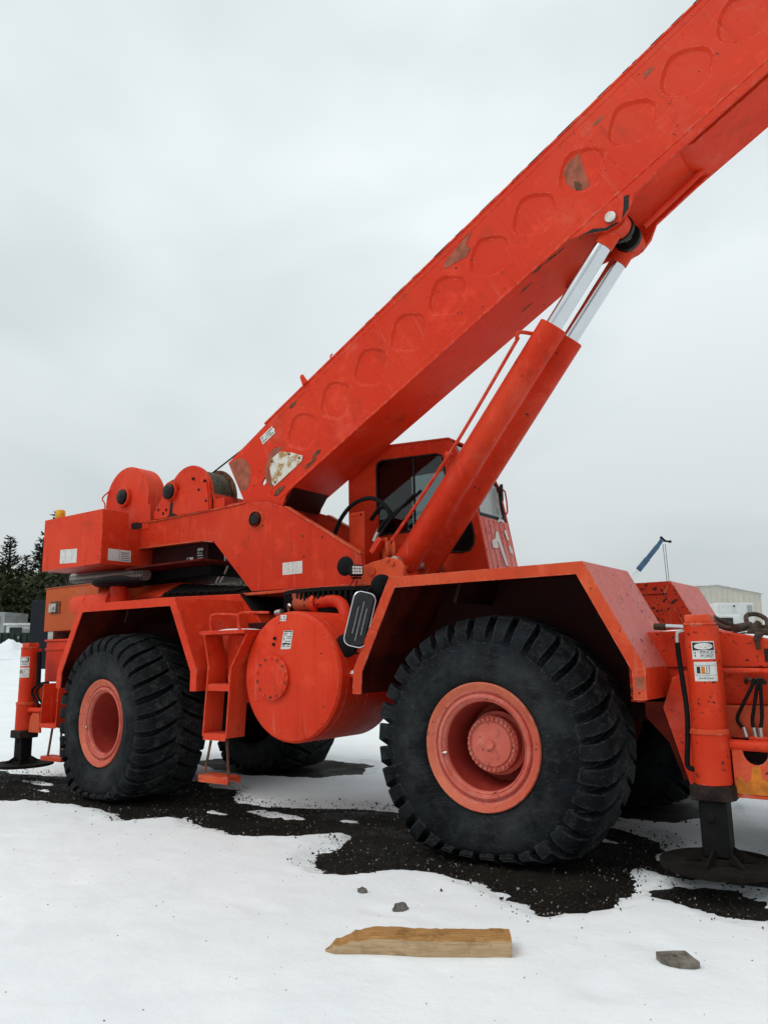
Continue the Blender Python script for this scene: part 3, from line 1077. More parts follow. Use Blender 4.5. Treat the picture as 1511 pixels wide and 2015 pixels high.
lad2 = empty('access_ladder', parent=crane)
for x0, sl in ((-6.17, -0.04), (-5.85, -0.02)):
    mb = MB()
    mb.prism([(x0, 1.21), (x0 + 0.012, 1.21), (x0 + sl + 0.012, 0.70), (x0 + sl, 0.70)], 0.18, 0.42)
    mb.build('stringer', 'red', lad2, bevel=0.002)
mb = MB()
mb.box(-6.15, -5.86, 0.41, 0.42, 0.72, 1.2)
mb.build('back_panel', 'red', lad2)
mb = MB()
mb.box(-6.195, -5.875, 0.185, 0.41, 0.725, 0.74)
mb.box(-6.195, -5.875, 0.18, 0.192, 0.69, 0.74)
mb.build('step', 'red', lad2, bevel=0.002)
mb = MB()
mb.tube([(-6.05, 0.26, 0.70), (-6.10, 0.25, 0.36)], 0.014, 8, sub=1)
mb.tube([(-5.86, 0.26, 0.70), (-5.83, 0.25, 0.36)], 0.014, 8, sub=1)
mb.build('hanging_cable', 'brown_rust', lad2)
mb = MB()
mb.box(-6.18, -5.74, 0.20, 0.36, 0.31, 0.36)
mb.build('hanging_step', 'red_orange', lad2, bevel=0.004)

# ---- rear: tool box, bumper frame, air cleaner, muffler
mb = MB()
mb.box(-6.80, -5.62, 0.505, 2.55, 1.865, 2.425)
rb = mb.build('rear_tool_box', 'orange_panel', crane, bevel=0.008)
mb = MB()
mb.box(-6.815, -5.60, 0.495, 2.56, 2.425, 2.437)
mb.build('lid', 'rust_paint', rb, bevel=0.003)
mb = MB()
mb.box(-6.64, -6.44, 0.492, 0.504, 2.09, 2.25)
lt = mb.build('latch', 'brown_rust', rb, bevel=0.003)
mb = MB()
mb.box(-6.66, -6.50, 0.470, 0.492, 2.11, 2.22)
mb.cyl((-6.56, 0.472, 2.165), (-6.56, 0.455, 2.165), 0.022, 12)
mb.build('latch_handle', 'zinc', rb, bevel=0.003)
mb = MB()
mb.box(-6.74, -5.55, 0.52, 2.54, 1.22, 1.735)
rf = mb.build('rear_frame', 'red', crane, bevel=0.01)
mb = MB()
mb.box(-6.76, -5.54, 0.50, 2.56, 1.735, 1.76)
mb.box(-6.75, -5.54, 0.508, 0.52, 1.62, 1.65)
mb.build('edge_trim', 'red', rf, bevel=0.003)
for x0, x1, m_ in ((-6.74, -6.62, 'zinc'), (-6.10, -5.6, 'red')):
    mb = MB()
    mb.box(x0, x1, 0.53, 2.5, 1.76, 1.865)
    mb.build('spacer', m_, rf, bevel=0.004)
mb = MB()
mb.box(-6.65, -5.65, 0.36, 2.70, 0.98, 1.20)
mb.build('rear_outrigger_beam', 'red_orange', crane, bevel=0.01)
mb = MB()
mb.prism([(-6.55, 0.72), (-6.55, 0.86), (-6.12, 1.20), (-5.5, 1.20), (-5.5, 0.70), (-6.2, 0.66)], 0.43, 0.455)
mb.build('beam_gusset', 'red', crane, bevel=0.004)
mb = MB()
mb.box(-7.32, -6.82, 0.60, 2.1, 1.38, 2.30)
mb.build('rear_winch_box', 'navy_steel', crane, bevel=0.01)

ac = empty('air_cleaner', parent=crane)
mb = MB()
mb.lathe([(0.002, -0.03), (0.12, -0.02), (0.17, 0.0), (0.19, 0.04), (0.19, 0.30), (0.196, 0.30), (0.196, 0.34), (0.19, 0.34), (0.19, 0.80), (0.002, 0.80)], (-6.22, 0.66, 2.18), (1, 0, 0), 40)
mb.build('canister', 'red', ac, smooth=30)
mb = MB()
mb.lathe([(0.10, 2.12), (0.10, 2.48)], (-5.38, 0.62, -0.04), (0, 0, 1), 24)
mb.build('neck', 'red', ac)
mb = MB()
mb.lathe([(0.10, 2.41), (0.28, 2.42), (0.315, 2.445), (0.315, 2.475), (0.25, 2.515), (0.10, 2.545), (0.002, 2.55)], (-5.38, 0.62, -0.04), (0, 0, 1), 40)
mb.build('rain_cap', 'black_rubber', ac, smooth=30)
mb = MB()
mb.tube([(-5.92, 0.62, 2.39), (-5.92, 0.6, 2.42), (-5.86, 0.6, 2.44), (-5.8, 0.62, 2.42)], 0.012, 6)
mb.build('clamp', 'rust_paint', ac)
mb = MB()
mb.cyl((-7.15, 1.12, 2.64), (-5.50, 1.12, 2.57), 0.075, 32)
mb.build('muffler', 'perforated', crane)

# ---- front frame, outrigger box, jacks
ff = empty('front_frame', parent=crane)
mb = MB()
mb.prism([(0.95, 1.365), (0.95, 1.62), (1.55, 1.62), (2.6, 1.42), (2.6, 1.365)], 0.50, 2.56)
mb.build('deck_beam', 'red_chipped', ff, bevel=0.01)
mb = MB()
mb.box(0.95, 2.6, 0.52, 2.54, 1.12, 1.364)
mb.build('lower_beam', 'red_chipped', ff, bevel=0.008)
mb = MB()
mb.box(1.44, 2.6, 0.44, 2.62, 0.91, 1.118)
mb.build('outrigger_box', 'red_orange', ff, bevel=0.01)
mb = MB()
mb.box(1.25, 2.6, 0.60, 2.45, 0.60, 0.905)
mb.build('cross_member', 'dark_gap', ff)
mb = MB()
mb.tube([(1.60, 0.475, 1.345), (2.5, 0.475, 1.325)], 0.02, 10, sub=1)
mb.build('grab_bar', 'red', ff)
mb = MB()
mb.prism([(1.30, 1.30), (1.38, 1.34), (1.50, 1.34), (1.50, 0.58), (1.36, 0.60), (1.22, 1.10)], 0.37, 0.40)
mb.build('jack_mount_plate', 'red', ff, bevel=0.004)
mb = MB()
mb.prism([(1.05, 1.02), (1.05, 1.20), (1.30, 1.20), (1.32, 0.62), (1.28, 0.60), (1.20, 0.85)], 0.52, 0.55)
mb.build('corner_gusset', 'shaded_red', ff, bevel=0.004)
mb = MB()
mb.cyl((1.655, 0.28, 0.885), (2.3, 0.28, 0.872), 0.034, 16)
mb.build('cross_tube', 'red', ff)
arc = [(1.70 + 0.0, 0.83)]
br = [(1.662, 0.585), (1.66, 0.86), (1.725, 0.86)] + [(1.80 + 0.075 * math.cos(R(180 + a)), 0.852 + 0.085 * math.sin(R(180 + a))) for a in range(0, 181, 20)] + [(1.95, 0.86), (1.95, 0.585)]
mb = MB()
mb.prism(br, 0.26, 0.285)
mb.box(1.655, 1.68, 0.285, 0.50, 0.58, 0.90)
mb.box(1.66, 1.95, 0.262, 0.50, 0.565, 0.584)
mb.build('tow_bracket', 'red_orange', ff, bevel=0.004)
mb = MB()
mb.prism([(1.672, 0.59), (1.672, 0.66), (1.70, 0.70), (1.73, 0.655), (1.76, 0.68), (1.775, 0.76), (1.82, 0.765), (1.83, 0.69), (1.88, 0.655), (1.93, 0.67), (1.945, 0.59)], 0.2585, 0.2595)
mb.build('old_paint', 'yellow_old', ff)
for dx, dx2 in ((0.0, -0.06), (0.03, 0.0), (0.05, 0.035)):
    mb = MB()
    mb.tube([(1.80 + dx, 0.43, 1.285), (1.795 + dx, 0.40, 1.25), (1.76 + dx + dx2 * 0.8, 0.40, 1.10), (1.745 + dx + dx2, 0.40, 1.03), (1.75 + dx + dx2 * 0.5, 0.39, 0.97)], 0.0125, 8)
    mb.build('hydraulic_hose', 'black_rubber', ff)
    mb = MB()
    mb.cyl((1.75 + dx + dx2 * 0.5, 0.39, 0.985), (1.757 + dx + dx2 * 0.4, 0.385, 0.925), 0.0155, 8)
    mb.build('hose_fitting', 'zinc', ff)
mb = MB()
mb.box(1.755, 1.90, 0.34, 0.42, 0.895, 0.93)
mb.build('manifold', 'red', ff, bevel=0.004)
mb = MB()
mb.tube([(1.74, 0.49, 1.265), (1.76, 0.455, 1.29), (1.80, 0.45, 1.275), (1.835, 0.455, 1.29), (1.86, 0.49, 1.262)], 0.014, 8)
mb.build('hose_clip', 'chain_rust', ff)
mb = MB()
mb.box(1.87, 2.05, 0.494, 0.5, 1.40, 1.485)
mb.build('socket_opening', 'dark_gap', ff)
mb = MB()
mb.tube([(1.205, 0.42, 1.655), (1.42, 0.42, 1.638)], 0.017, 10, sub=1)
mb.build('sliding_rod', 'chrome', ff)
mb = MB()
mb.tube([(1.19, 0.42, 1.652), (1.27, 0.42, 1.648)], 0.024, 10, sub=1)
mb.build('rod_boot', 'chain_rust', ff)


def make_jack(cx, cy, dark, upper, decals=True, y_dec=None):
    j = empty('outrigger_jack', parent=crane)
    mb = MB()
    mb.cyl((cx, cy, 0.955), (cx, cy, 1.645), 0.100, 40)
    mb.box(cx - 0.095, cx + 0.095, cy, cy + 0.11, 0.99, 1.64)
    mb.build('upper_tube', upper, j, bevel=0.004, smooth=30)
    mb = MB()
    mb.cyl((cx, cy, 1.645), (cx, cy, 1.660), 0.106, 40)
    mb.box(cx - 0.078, cx + 0.078, cy - 0.06, cy + 0.08, 1.66, 1.715)
    mb.build('cap', 'red_orange', j, bevel=0.006, smooth=30)
    mb = MB()
    mb.lathe([(0.102, 0.985), (0.118, 0.98), (0.122, 0.955), (0.118, 0.95)], (cx, cy, 0), (0, 0, 1), 40)
    mb.build('collar', 'red_orange', j, smooth=30)
    mb = MB()
    mb.cyl((cx, cy, 0.64), (cx, cy, 0.955), 0.114, 40)
    mb.box(cx - 0.13, cx + 0.10, cy + 0.03, cy + 0.16, 0.66, 0.95)
    mb.build('lower_sleeve', upper, j, bevel=0.004, smooth=30)
    mb = MB()
    mb.prism([(cx - 0.125, cy - 0.115), (cx + 0.10, cy - 0.115), (cx + 0.135, cy - 0.02), (cx + 0.125, cy + 0.12), (cx - 0.125, cy + 0.12)], 0.545, 0.64, 'xy')
    mb.build('seal_block', 'black_rust', j, bevel=0.012)
    mb = MB()
    mb.prism([(cx - 0.09, cy - 0.075), (cx + 0.08, cy - 0.075), (cx + 0.08, cy + 0.075), (cx - 0.09, cy + 0.075)], 0.20, 0.545, 'xy')
    mb.cyl((cx - 0.02, cy - 0.085, 0.44), (cx - 0.02, cy + 0.085, 0.44), 0.035, 16)
    mb.build('jack_post', 'black_steel', j, bevel=0.018)
    mb = MB()
    mb.lathe([(0.002, 0.20), (0.115, 0.20), (0.12, 0.168), (0.335, 0.160), (0.352, 0.172), (0.366, 0.172), (0.366, 0.144), (0.35, 0.138), (0.002, 0.138)], (cx, cy, 0), (0, 0, 1), 56)
    for a in range(20, 380, 60):
        d = Vector((math.cos(R(a)), math.sin(R(a)), 0))
        n = Vector((-d.y, d.x, 0)) * 0.008
        mb.add([Vector((cx, cy, 0.178)) + d * 0.05 + n, Vector((cx, cy, 0.178)) + d * 0.22 + n, Vector((cx, cy, 0.26)) + d * 0.09 + n,
                Vector((cx, cy, 0.178)) + d * 0.05 - n, Vector((cx, cy, 0.178)) + d * 0.22 - n, Vector((cx, cy, 0.26)) + d * 0.09 - n], [(0, 1, 2), (5, 4, 3), (0, 3, 4, 1), (1, 4, 5, 2), (2, 5, 3, 0)])
    mb.build('float_pad', 'pad_mud', j, smooth=30)
    yo = cy - 0.1003
    # stickers wrap the round tube: build them as bent strips
    def bent(a0, a1, z0, z1, rad, mat, name, skew=0.0):
        mb = MB()
        n = 14
        rings = []
        for i in range(n + 1):
            a = R(a0 + (a1 - a0) * i / n)
            k = skew * i / n
            rings.append([(cx + rr_ * math.sin(a), cy - rr_ * math.cos(a), zz + k) for rr_, zz in ((rad, z0), (rad + 0.0012, z0), (rad + 0.0012, z1), (rad, z1))])
        mb.loft(rings)
        return mb.build(name, mat, j, smooth=60)
    A0, A1 = -22, 64
    bent(A0, A1, 1.425, 1.540, 0.1002, 'sticker', 'warning_sign')
    bent(A0 + 4, A1 - 4, 1.482, 1.532, 0.1012, 'ink', 'sign_header')
    # white oval in the black header
    mb = MB()
    ring_o, ring_i = [], []
    for i in range(28):
        q = 2 * math.pi * i / 28
        a = R((A0 + A1) / 2 + 33 * math.cos(q))
        z = 1.507 + 0.021 * math.sin(q)
        ring_o.append((cx + 0.1032 * math.sin(a), cy - 0.1032 * math.cos(a), z))
    am = R((A0 + A1) / 2)
    cen = (cx + 0.1034 * math.sin(am), cy - 0.1034 * math.cos(am), 1.507)
    rows = []
    for fct in (1.0, 0.66, 0.33):
        for i in range(28):
            q = 2 * math.pi * i / 28
            a = R((A0 + A1) / 2 + 33 * fct * math.cos(q))
            rows.append((cx + 0.1034 * math.sin(a), cy - 0.1034 * math.cos(a), 1.507 + 0.021 * fct * math.sin(q)))
    fc = []
    for k in range(2):
        for i in range(28):
            fc.append((k * 28 + i, k * 28 + (i + 1) % 28, (k + 1) * 28 + (i + 1) % 28, (k + 1) * 28 + i))
    for i in range(28):
        fc.append((56 + i, 56 + (i + 1) % 28, 84))
    mb.add(rows + [cen], fc)
    mb.build('sign_oval', 'sticker', j, smooth=60)
    bent(A0 + 3, A1 + 3, 1.285, 1.408, 0.1002, 'sticker', 'warning_sign', 0.0)
    bent(A0 + 5, A1 + 1, 1.3225, 1.3235, 0.1013, 'ink', 'rule_line')
    bent(A0 + 5, A1 + 1, 1.385, 1.386, 0.1013, 'ink', 'rule_line')
    bent(-9, 3, 1.335, 1.378, 0.1013, 'ink', 'pictogram', 0.0)
    bent(7, 19, 1.333, 1.379, 0.1013, 'yellow_old', 'pictogram', 0.0)
    bent(24, 26, 1.334, 1.372, 0.1013, 'ink', 'pictogram', 0.01)
    bent(33, 35, 1.338, 1.378, 0.1013, 'ink', 'pictogram', 0.01)
    bent(10, 34, 1.334, 1.336, 0.1013, 'ink', 'pictogram', 0.0)
    bent(-12, -8, 1.442, 1.452, 0.1013, 'ink', 'pictogram')
    bent(-12, -8, 1.460, 1.470, 0.1013, 'ink', 'pictogram')

    def bent_text(s, size, adeg, z, name, sx=1.0):
        o = text(name, s, size, (0, 0, 0), (0, 0, 0), j, extrude=0.0003, sx=1.0)
        me = o.data
        for v in me.vertices:
            a = R(adeg) + v.co.x * sx / 0.1025
            rad = 0.1014 + 0.0008 * (v.co.z > 0)
            v.co = (cx + rad * math.sin(a), cy - rad * math.cos(a), z + v.co.y)
        return o
    bent_text('PINCH', 0.026, 33, 1.468, 'sign_text', 1.15)
    bent_text('POINT', 0.026, 33, 1.444, 'sign_text', 1.15)
    bent_text('STAND CLEAR', 0.0125, 22, 1.303, 'sign_text', 1.15)
    for a_, z_, w_ in ((2, 1.505, 3), (9, 1.500, 8), (20, 1.512, 2), (22, 1.498, 10), (36, 1.508, 12)):
        bent(a_, a_ + w_, z_, z_ + 0.0022, 0.1036, 'yellow_old', 'faded_mark')
    return j


j0 = make_jack(1.538, 0.25, False, 'red_chipped')
mb = MB()
mb.tube([(1.455, 0.22, 1.612), (1.415, 0.2, 1.608), (1.402, 0.2, 1.585), (1.400, 0.2, 1.53)], 0.013, 10)
mb.build('hose_elbow', 'zinc', j0)
mb = MB()
mb.tube([(1.400, 0.2, 1.535), (1.402, 0.2, 1.45), (1.412, 0.2, 1.30), (1.424, 0.2, 1.08), (1.412, 0.2, 0.90), (1.398, 0.2, 0.77), (1.41, 0.2, 0.735), (1.45, 0.2, 0.725)], 0.0165, 10)
mb.build('hydraulic_hose', 'black_rubber', j0)
j1 = make_jack(-6.66, 0.25, True, 'red')
for ch in j1.children:
    if ch.name.startswith(('float_pad', 'jack_post')):
        ch.location.z = 0.07
for ch in list(j0.children):
    pass
mb = MB()
mb.tube([(-6.52, 0.30, 1.60), (-6.50, 0.30, 1.3), (-6.50, 0.30, 1.18)], 0.03, 10)
mb.build('rod', 'black_rubber', j1)
for dx in (0.0, 0.10):
    mb = MB()
    mb.tube([(-6.30, 0.32, 1.22), (-6.45 + dx, 0.28, 1.20), (-6.56 + dx, 0.26, 1.12), (-6.50 + dx, 0.26, 1.03), (-6.42 + dx, 0.27, 0.96), (-6.42 + dx, 0.28, 0.90)], 0.015, 8)
    mb.build('hydraulic_hose', 'black_rubber', j1)
mb = MB()
mb.cyl((-6.55, 0.24, 0.885), (-6.25, 0.24, 0.885), 0.034, 16)
mb.build('cross_tube', 'red', j1)
mb = MB()
mb.prism([(-6.52, 0.62), (-6.50, 0.80), (-6.45, 0.85), (-6.30, 0.85), (-6.27, 0.62)], 0.22, 0.25)
mb.build('tow_bracket', 'red_orange', j1, bevel=0.004)

# ---- mirrors and work light
mir = empty('side_mirror', parent=crane)
mc = Vector((-1.12, 0.0, 1.785))
mn = Vector((0.62, -0.78, 0.05)).normalized()
mu_ = (Vector((0.16, 0.20, 1.0)) - mn * Vector((0.16, 0.20, 1.0)).dot(mn)).normalized()
mr_ = mu_.cross(mn).normalized()
def mpt(u, v, d):
    return mc + mr_ * u + mu_ * v + mn * d
def slab(w, h, r, d0, d1, name, mat, bev=0.0, inset=0.0):
    mb = MB()
    q = round_rect(w, h, r, 6)
    q2 = round_rect(w - inset * 2, h - inset * 2, max(0.01, r - inset), 6)
    mb.loft([[mpt(x, z, d0) for x, z in q], [mpt(x, z, (d0 + d1) / 2) for x, z in q], [mpt(x, z, d1) for x, z in q2]])
    return mb.build(name, mat, mir, bevel=bev)
slab(0.185, 0.46, 0.06, -0.02, 0.022, 'shell', 'mirror_back', inset=0.02)
mb = MB()
q = round_rect(0.188, 0.463, 0.062, 6)
loop = [mpt(x, z, 0.008) for x, z in q]
mb.tube(loop + [loop[0]], 0.0055, 8, sub=1)
mb.build('bezel', 'chrome', mir)
for u, v0, v1 in ((-0.036, -0.13, 0.10), (0.0, -0.185, 0.15), (0.036, -0.13, 0.10)):
    mb = MB()
    mb.tube([mpt(u, v0, 0.023), mpt(u, v1, 0.023)], 0.0026, 6, sub=1)
    mb.build('rib', 'chrome', mir)
mb = MB()
mb.tube([mpt(0, 0.23, 0.0), (-1.05, 0.1, 2.06), (-0.85, 0.3, 2.08)], 0.008, 8)
mb.tube([mpt(0, -0.23, 0.0), mpt(0.01, -0.28, -0.02), (-1.15, 0.12, 1.50)], 0.008, 8)
mb.build('bracket', 'black_steel', mir)
for c, r_, n_ in (((-1.43, 0.20, 1.575), 0.105, (0.5, -0.85, 0.05)), ((-1.0, 0.16, 2.07), 0.10, (0.75, -0.65, 0.0)), ((-2.02, 0.92, 2.385), 0.108, (0.35, -0.93, 0.0))):
    m2 = empty('convex_mirror', parent=crane)
    mb = MB()
    mb.lathe([(0.002, 0.02), (r_ * 0.6, 0.014), (r_ * 0.95, 0.0), (r_, -0.008), (r_ * 0.95, -0.014), (0.002, -0.016)], c, n_, 40)
    mb.build('housing', 'black_rubber', m2, smooth=40)
    mb = MB()
    cc, nn = Vector(c), Vector(n_)
    mb.tube([cc - nn * 0.01, cc - nn * 0.09, cc - nn * 0.12 + Vector((0.1, 0.05, 0.0))], 0.007, 6)
    mb.build('stem', 'black_steel', m2)
wl_ = empty('work_light', parent=crane)
c = Vector((-1.86, 0.90, 2.325))
n_ = Vector((0.80, -0.60, 0.0)).normalized()
s_ = Vector((0.60, 0.80, 0)).normalized()
mb = MB()
mb.obox(c, s_ * 0.062, n_ * 0.045, Vector((0, 0, 0.055)))
mb.build('body', 'black_steel', wl_, bevel=0.008)
for i in range(4):
    for k in range(3):
        mb = MB()
        q = c + n_ * 0.046 + s_ * (-0.039 + 0.026 * i) + Vector((0, 0, -0.028 + 0.028 * k))
        mb.obox(q, s_ * 0.011, n_ * 0.004, Vector((0, 0, 0.012)))
        mb.build('lens', 'lens', wl_, bevel=0.003)
mb = MB()
mb.obox(c + Vector((0, 0, -0.075)), s_ * 0.05, n_ * 0.02, Vector((0, 0, 0.008)))
mb.tube([c + Vector((0, 0, -0.06)), c + Vector((-0.03, -0.03, -0.12)), c + Vector((-0.06, -0.03, -0.17)), c + Vector((0.0, -0.03, -0.19)), c + Vector((0.01, 0, -0.1))], 0.005, 6)
mb.build('bracket', 'black_steel', wl_)

# ------------------------------------------------------------------ superstructure
from mathutils.geometry import tessellate_polygon


def plate_holes(mb, outer, holes, y0, y1, mi=0):
    """plate in the XZ plane with real openings, y0..y1 thick"""
    loops = [outer] + holes
    flat = [p for l in loops for p in l]
    tris = tessellate_polygon([[Vector((p[0], p[1], 0)) for p in l] for l in loops])
    n = len(flat)
    v = [(p[0], y0, p[1]) for p in flat] + [(p[0], y1, p[1]) for p in flat]
    f = [tuple(t_) for t_ in tris] + [tuple(i + n for i in reversed(t_)) for t_ in tris]
    k = 0
    for l in loops:
        m = len(l)
        f += [(k + i, k + (i + 1) % m, n + k + (i + 1) % m, n + k + i) for i in range(m)]
        k += m
    mb.add(v, f, mi)
    return mb


def oval(cx, cz, w, h, ang=0, n=24, p=2.0):
    out = []
    for i in range(n):
        a = 2 * math.pi * i / n
        x = w / 2 * math.copysign(abs(math.cos(a)) ** (2 / p), math.cos(a))
        z = h / 2 * math.copysign(abs(math.sin(a)) ** (2 / p), math.sin(a))
        out.append((cx + x * math.cos(ang) - z * math.sin(ang), cz + x * math.sin(ang) + z * math.cos(ang)))
    return out


SP = [(-5.70, 3.255), (-4.25, 3.268), (-3.575, 3.285), (-3.33, 3.255), (-3.05, 3.157), (-1.98, 2.525), (-1.96, 2.41), (-1.50, 2.375), (-1.42, 2.30), (-1.42, 2.205), (-3.576, 2.235), (-4.245, 2.886), (-4.43, 2.922), (-5.69, 2.942)]
sup = empty('superstructure', parent=crane)
for y0, y1 in ((1.13, 1.165), (1.895, 1.93)):
    mb = MB()
    mb.prism(SP, y0, y1)
    mb.build('side_plate', 'red', sup, bevel=0.004)
mb = MB()
# top and lower flanges of the side plates, butted along the edges
for i, (w0_, w1_) in enumerate(((1.115, 1.20), (1.86, 1.945))):
    for a, b in ((4, 5),):
        p, q = Vector((SP[a][0], SP[a][1])), Vector((SP[b][0], SP[b][1]))
        d = (q - p).normalized()
        n = Vector((-d.y, d.x))
        if n.y < 0:
            n = -n
        mb.prism([tuple(p + n * 0.001), tuple(q + n * 0.001), tuple(q + n * 0.016), tuple(p + n * 0.016)], w0_, w1_)
    mb.prism([(-5.70, 3.257), (-4.25, 3.270), (-3.70, 3.284), (-3.70, 3.298), (-4.25, 3.284), (-5.70, 3.271)], w0_, w1_)
    mb.prism([(-5.69, 2.925), (-4.43, 2.905), (-4.25, 2.87), (-4.25, 2.884), (-4.43, 2.920), (-5.69, 2.940)], w0_, w1_)
mb.build('edge_flange', 'red_orange', sup, bevel=0.002)
mb = MB()
mb.box(-3.56, -1.40, 0.98, 2.08, 2.175, 2.205)
mb.build('base_plate', 'red_orange', sup, bevel=0.004)
mb = MB()
mb.box(-5.68, -4.2, 0.92, 2.14, 2.63, 2.655)
mb.build('deck_floor', 'shaded_red', sup, bevel=0.004)
mb = MB()
mb.box(-5.66, -4.55, 1.32, 1.75, 2.656, 2.94)
mb.box(-5.66, -3.7, 1.20, 1.86, 2.95, 3.24)
mb.box(-3.3, -2.7, 1.20, 1.86, 2.21, 2.60)
mb.build('inner_frame', 'dark_red', sup)
decal(sup, (-4.62 - 0.14, 1.318, 2.67), LX, LZ, 0.13, 0.20, 5, mat='ink', ink='sticker', seed=8, name='danger_sign', blocks=((0.1, 0.82, 0.8, 0.14),))
decal(sup, (-4.95, 1.318, 2.66), LX, LZ, 0.12, 0.10, 0, mat='sticker', seed=9, name='danger_sign', blocks=((0.08, 0.1, 0.4, 0.8),))
for x in (-4.50, -4.42):
    mb = MB()
    mb.tube([(x, 1.5, 2.94), (x + 0.04, 1.52, 2.7), (x - 0.10, 1.5, 2.42)], 0.012, 8)
    mb.build('drain_hose', 'zinc', sup)
# pivot pin of the boom, with its grease cap
mb = MB()
mb.lathe([(0.090, 1.10), (0.090, 1.14)], (-3.515, 0, 3.07), (0, 1, 0), 32)
mb.lathe([(0.002, 1.085), (0.06, 1.088), (0.072, 1.10)], (-3.515, 0, 3.07), (0, 1, 0), 32)
mb.build('pivot_pin', 'grease', sup, smooth=40)
mb = MB()
mb.lathe([(0.118, 1.124), (0.118, 1.131)], (-3.515, 0, 3.07), (0, 1, 0), 32)
mb.lathe([(0.118, 1.124), (0.088, 1.122)], (-3.515, 0, 3.07), (0, 1, 0), 32)
mb.build('pin_boss', 'red_orange', sup, smooth=30)
for x, z in ((-2.79, 2.80), (-2.50, 2.76), (-2.77, 2.57)):
    mb = MB()
    mb.cyl((x, 1.131, z), (x, 1.122, z), 0.012, 8)
    mb.build('bolt', 'brown_rust', sup)
decal(sup, (-3.085, 1.1285, 2.385), (1, 0, 0.0), LZ, 0.295, 0.138, 0, seed=5, blocks=((0.30, 0.02, 0.006, 0.96), (0.52, 0.0, 0.005, 1.0), (0.70, 0.0, 0.004, 1.0)))
# front bracket holding the lift cylinders
mb = MB()
mb.prism([(-1.98, 2.21), (-1.98, 2.36), (-1.80, 2.42), (-1.58, 2.45), (-1.46, 2.42), (-1.40, 2.34), (-1.42, 2.21)], 1.08, 1.128)
mb.build('cylinder_lug', 'red_orange', sup, bevel=0.008)
for x, z, r_ in ((-1.60, 2.43, 0.024), (-1.535, 2.385, 0.026), (-1.80, 2.33, 0.05)):
    mb = MB()
    mb.cyl((x, 1.08, z), (x, 1.06, z), r_, 6 if r_ < 0.03 else 24)
    mb.build('bolt', 'red_orange', sup, bevel=0.003)
mb = MB()
mb.cyl((-1.55, 1.12, 2.41), (-1.55, 2.0, 2.41), 0.055, 24)
mb.build('cylinder_pin', 'zinc', sup)
# hose reel behind the bracket
hr = empty('hose_reel', parent=crane)
mb = MB()
mb.lathe([(0.03, 0.02), (0.12, 0.02), (0.12, 0.0), (0.14, 0.0), (0.14, 0.03), (0.10, 0.035), (0.10, 0.07), (0.14, 0.075), (0.14, 0.10), (0.03, 0.10)], (-1.80, 1.30, 2.56), (0.75, 0.66, 0), 40)
mb.build('drum', 'red_orange', hr, smooth=30)

# junction box
jb = empty('junction_box', parent=crane)
mb = MB()
mb.box(-2.47, -2.255, 1.56, 1.84, 2.45, 3.075)
mb.build('case', 'red', jb, bevel=0.006)
for z in (3.04, 2.62):
    mb = MB()
    mb.cyl((-2.30, 1.561, z), (-2.30, 1.552, z), 0.012, 8)
    mb.build('screw', 'black_steel', jb)
mb = MB()
mb.box(-2.44, -2.35, 1.553, 1.5595, 3.035, 3.05)
mb.build('hinge', 'red', jb)

# ---- counterweight
cw = empty('counterweight', parent=crane)
mb = MB()
mb.box(-7.02, -5.68, 0.55, 0.942, 2.685, 3.39)
mb.build('side_block', 'red', cw, bevel=0.006)
mb = MB()
mb.box(-7.02, -5.68, 2.118, 2.51, 2.685, 3.39)
mb.build('side_block', 'red', cw, bevel=0.006)
mb = MB()
mb.box(-7.02, -5.684, 0.943, 2.117, 2.69, 3.178)
mb.build('centre_block', 'red', cw, bevel=0.006)
decal(cw, (-6.59, 0.5485, 2.755), (1, 0, -0.045), LZ, 0.385, 0.185, 0, seed=2, blocks=((0.33, 0.1, 0.006, 0.85), (0.68, 0.05, 0.005, 0.9), (0.2, 0.02, 0.02, 0.1)))
decal(cw, (-5.6785, 0.655, 2.735), (0, 1, 0), LZ, 0.34, 0.15, 0, seed=6, blocks=((0.48, 0.02, 0.012, 0.94), (0.55, 0.10, 0.40, 0.05), (0.55, 0.26, 0.38, 0.05), (0.55, 0.42, 0.41, 0.05), (0.55, 0.58, 0.36, 0.05), (0.55, 0.74, 0.38, 0.06)))
mb = MB()
mb.box(-6.9, -5.75, 1.20, 2.20, 2.50, 2.684)
mb.build('ballast_blocker', 'black_steel', cw, bevel=0.01)  # added black box, hides the bright snow reflection under the counterweight
mb = MB()
mb.box(-5.60, -4.45, 1.28, 2.10, 2.50, 2.629)
mb.build('deck_blocker', 'black_steel', sup, bevel=0.01)  # black box added below the deck floor to cover its pale underside reflection
bc = empty('warning_beacon', parent=crane)
mb = MB()
mb.cyl((-6.93, 0.72, 3.388), (-6.93, 0.72, 3.43), 0.06, 24)
mb.build('base', 'zinc', bc)
mb = MB()
mb.lathe([(0.062, 3.43), (0.066, 3.44), (0.064, 3.53), (0.055, 3.545), (0.002, 3.548)], (-6.93, 0.72, 0), (0, 0, 1), 24)
mb.build('dome', 'amber', bc, smooth=40)

# ---- winches
def arc_pts(cx, cz, r, a0, a1, n=24):
    return [(cx + r * math.cos(R(a0 + (a1 - a0) * i / n)), cz + r * math.sin(R(a0 + (a1 - a0) * i / n))) for i in range(n + 1)]


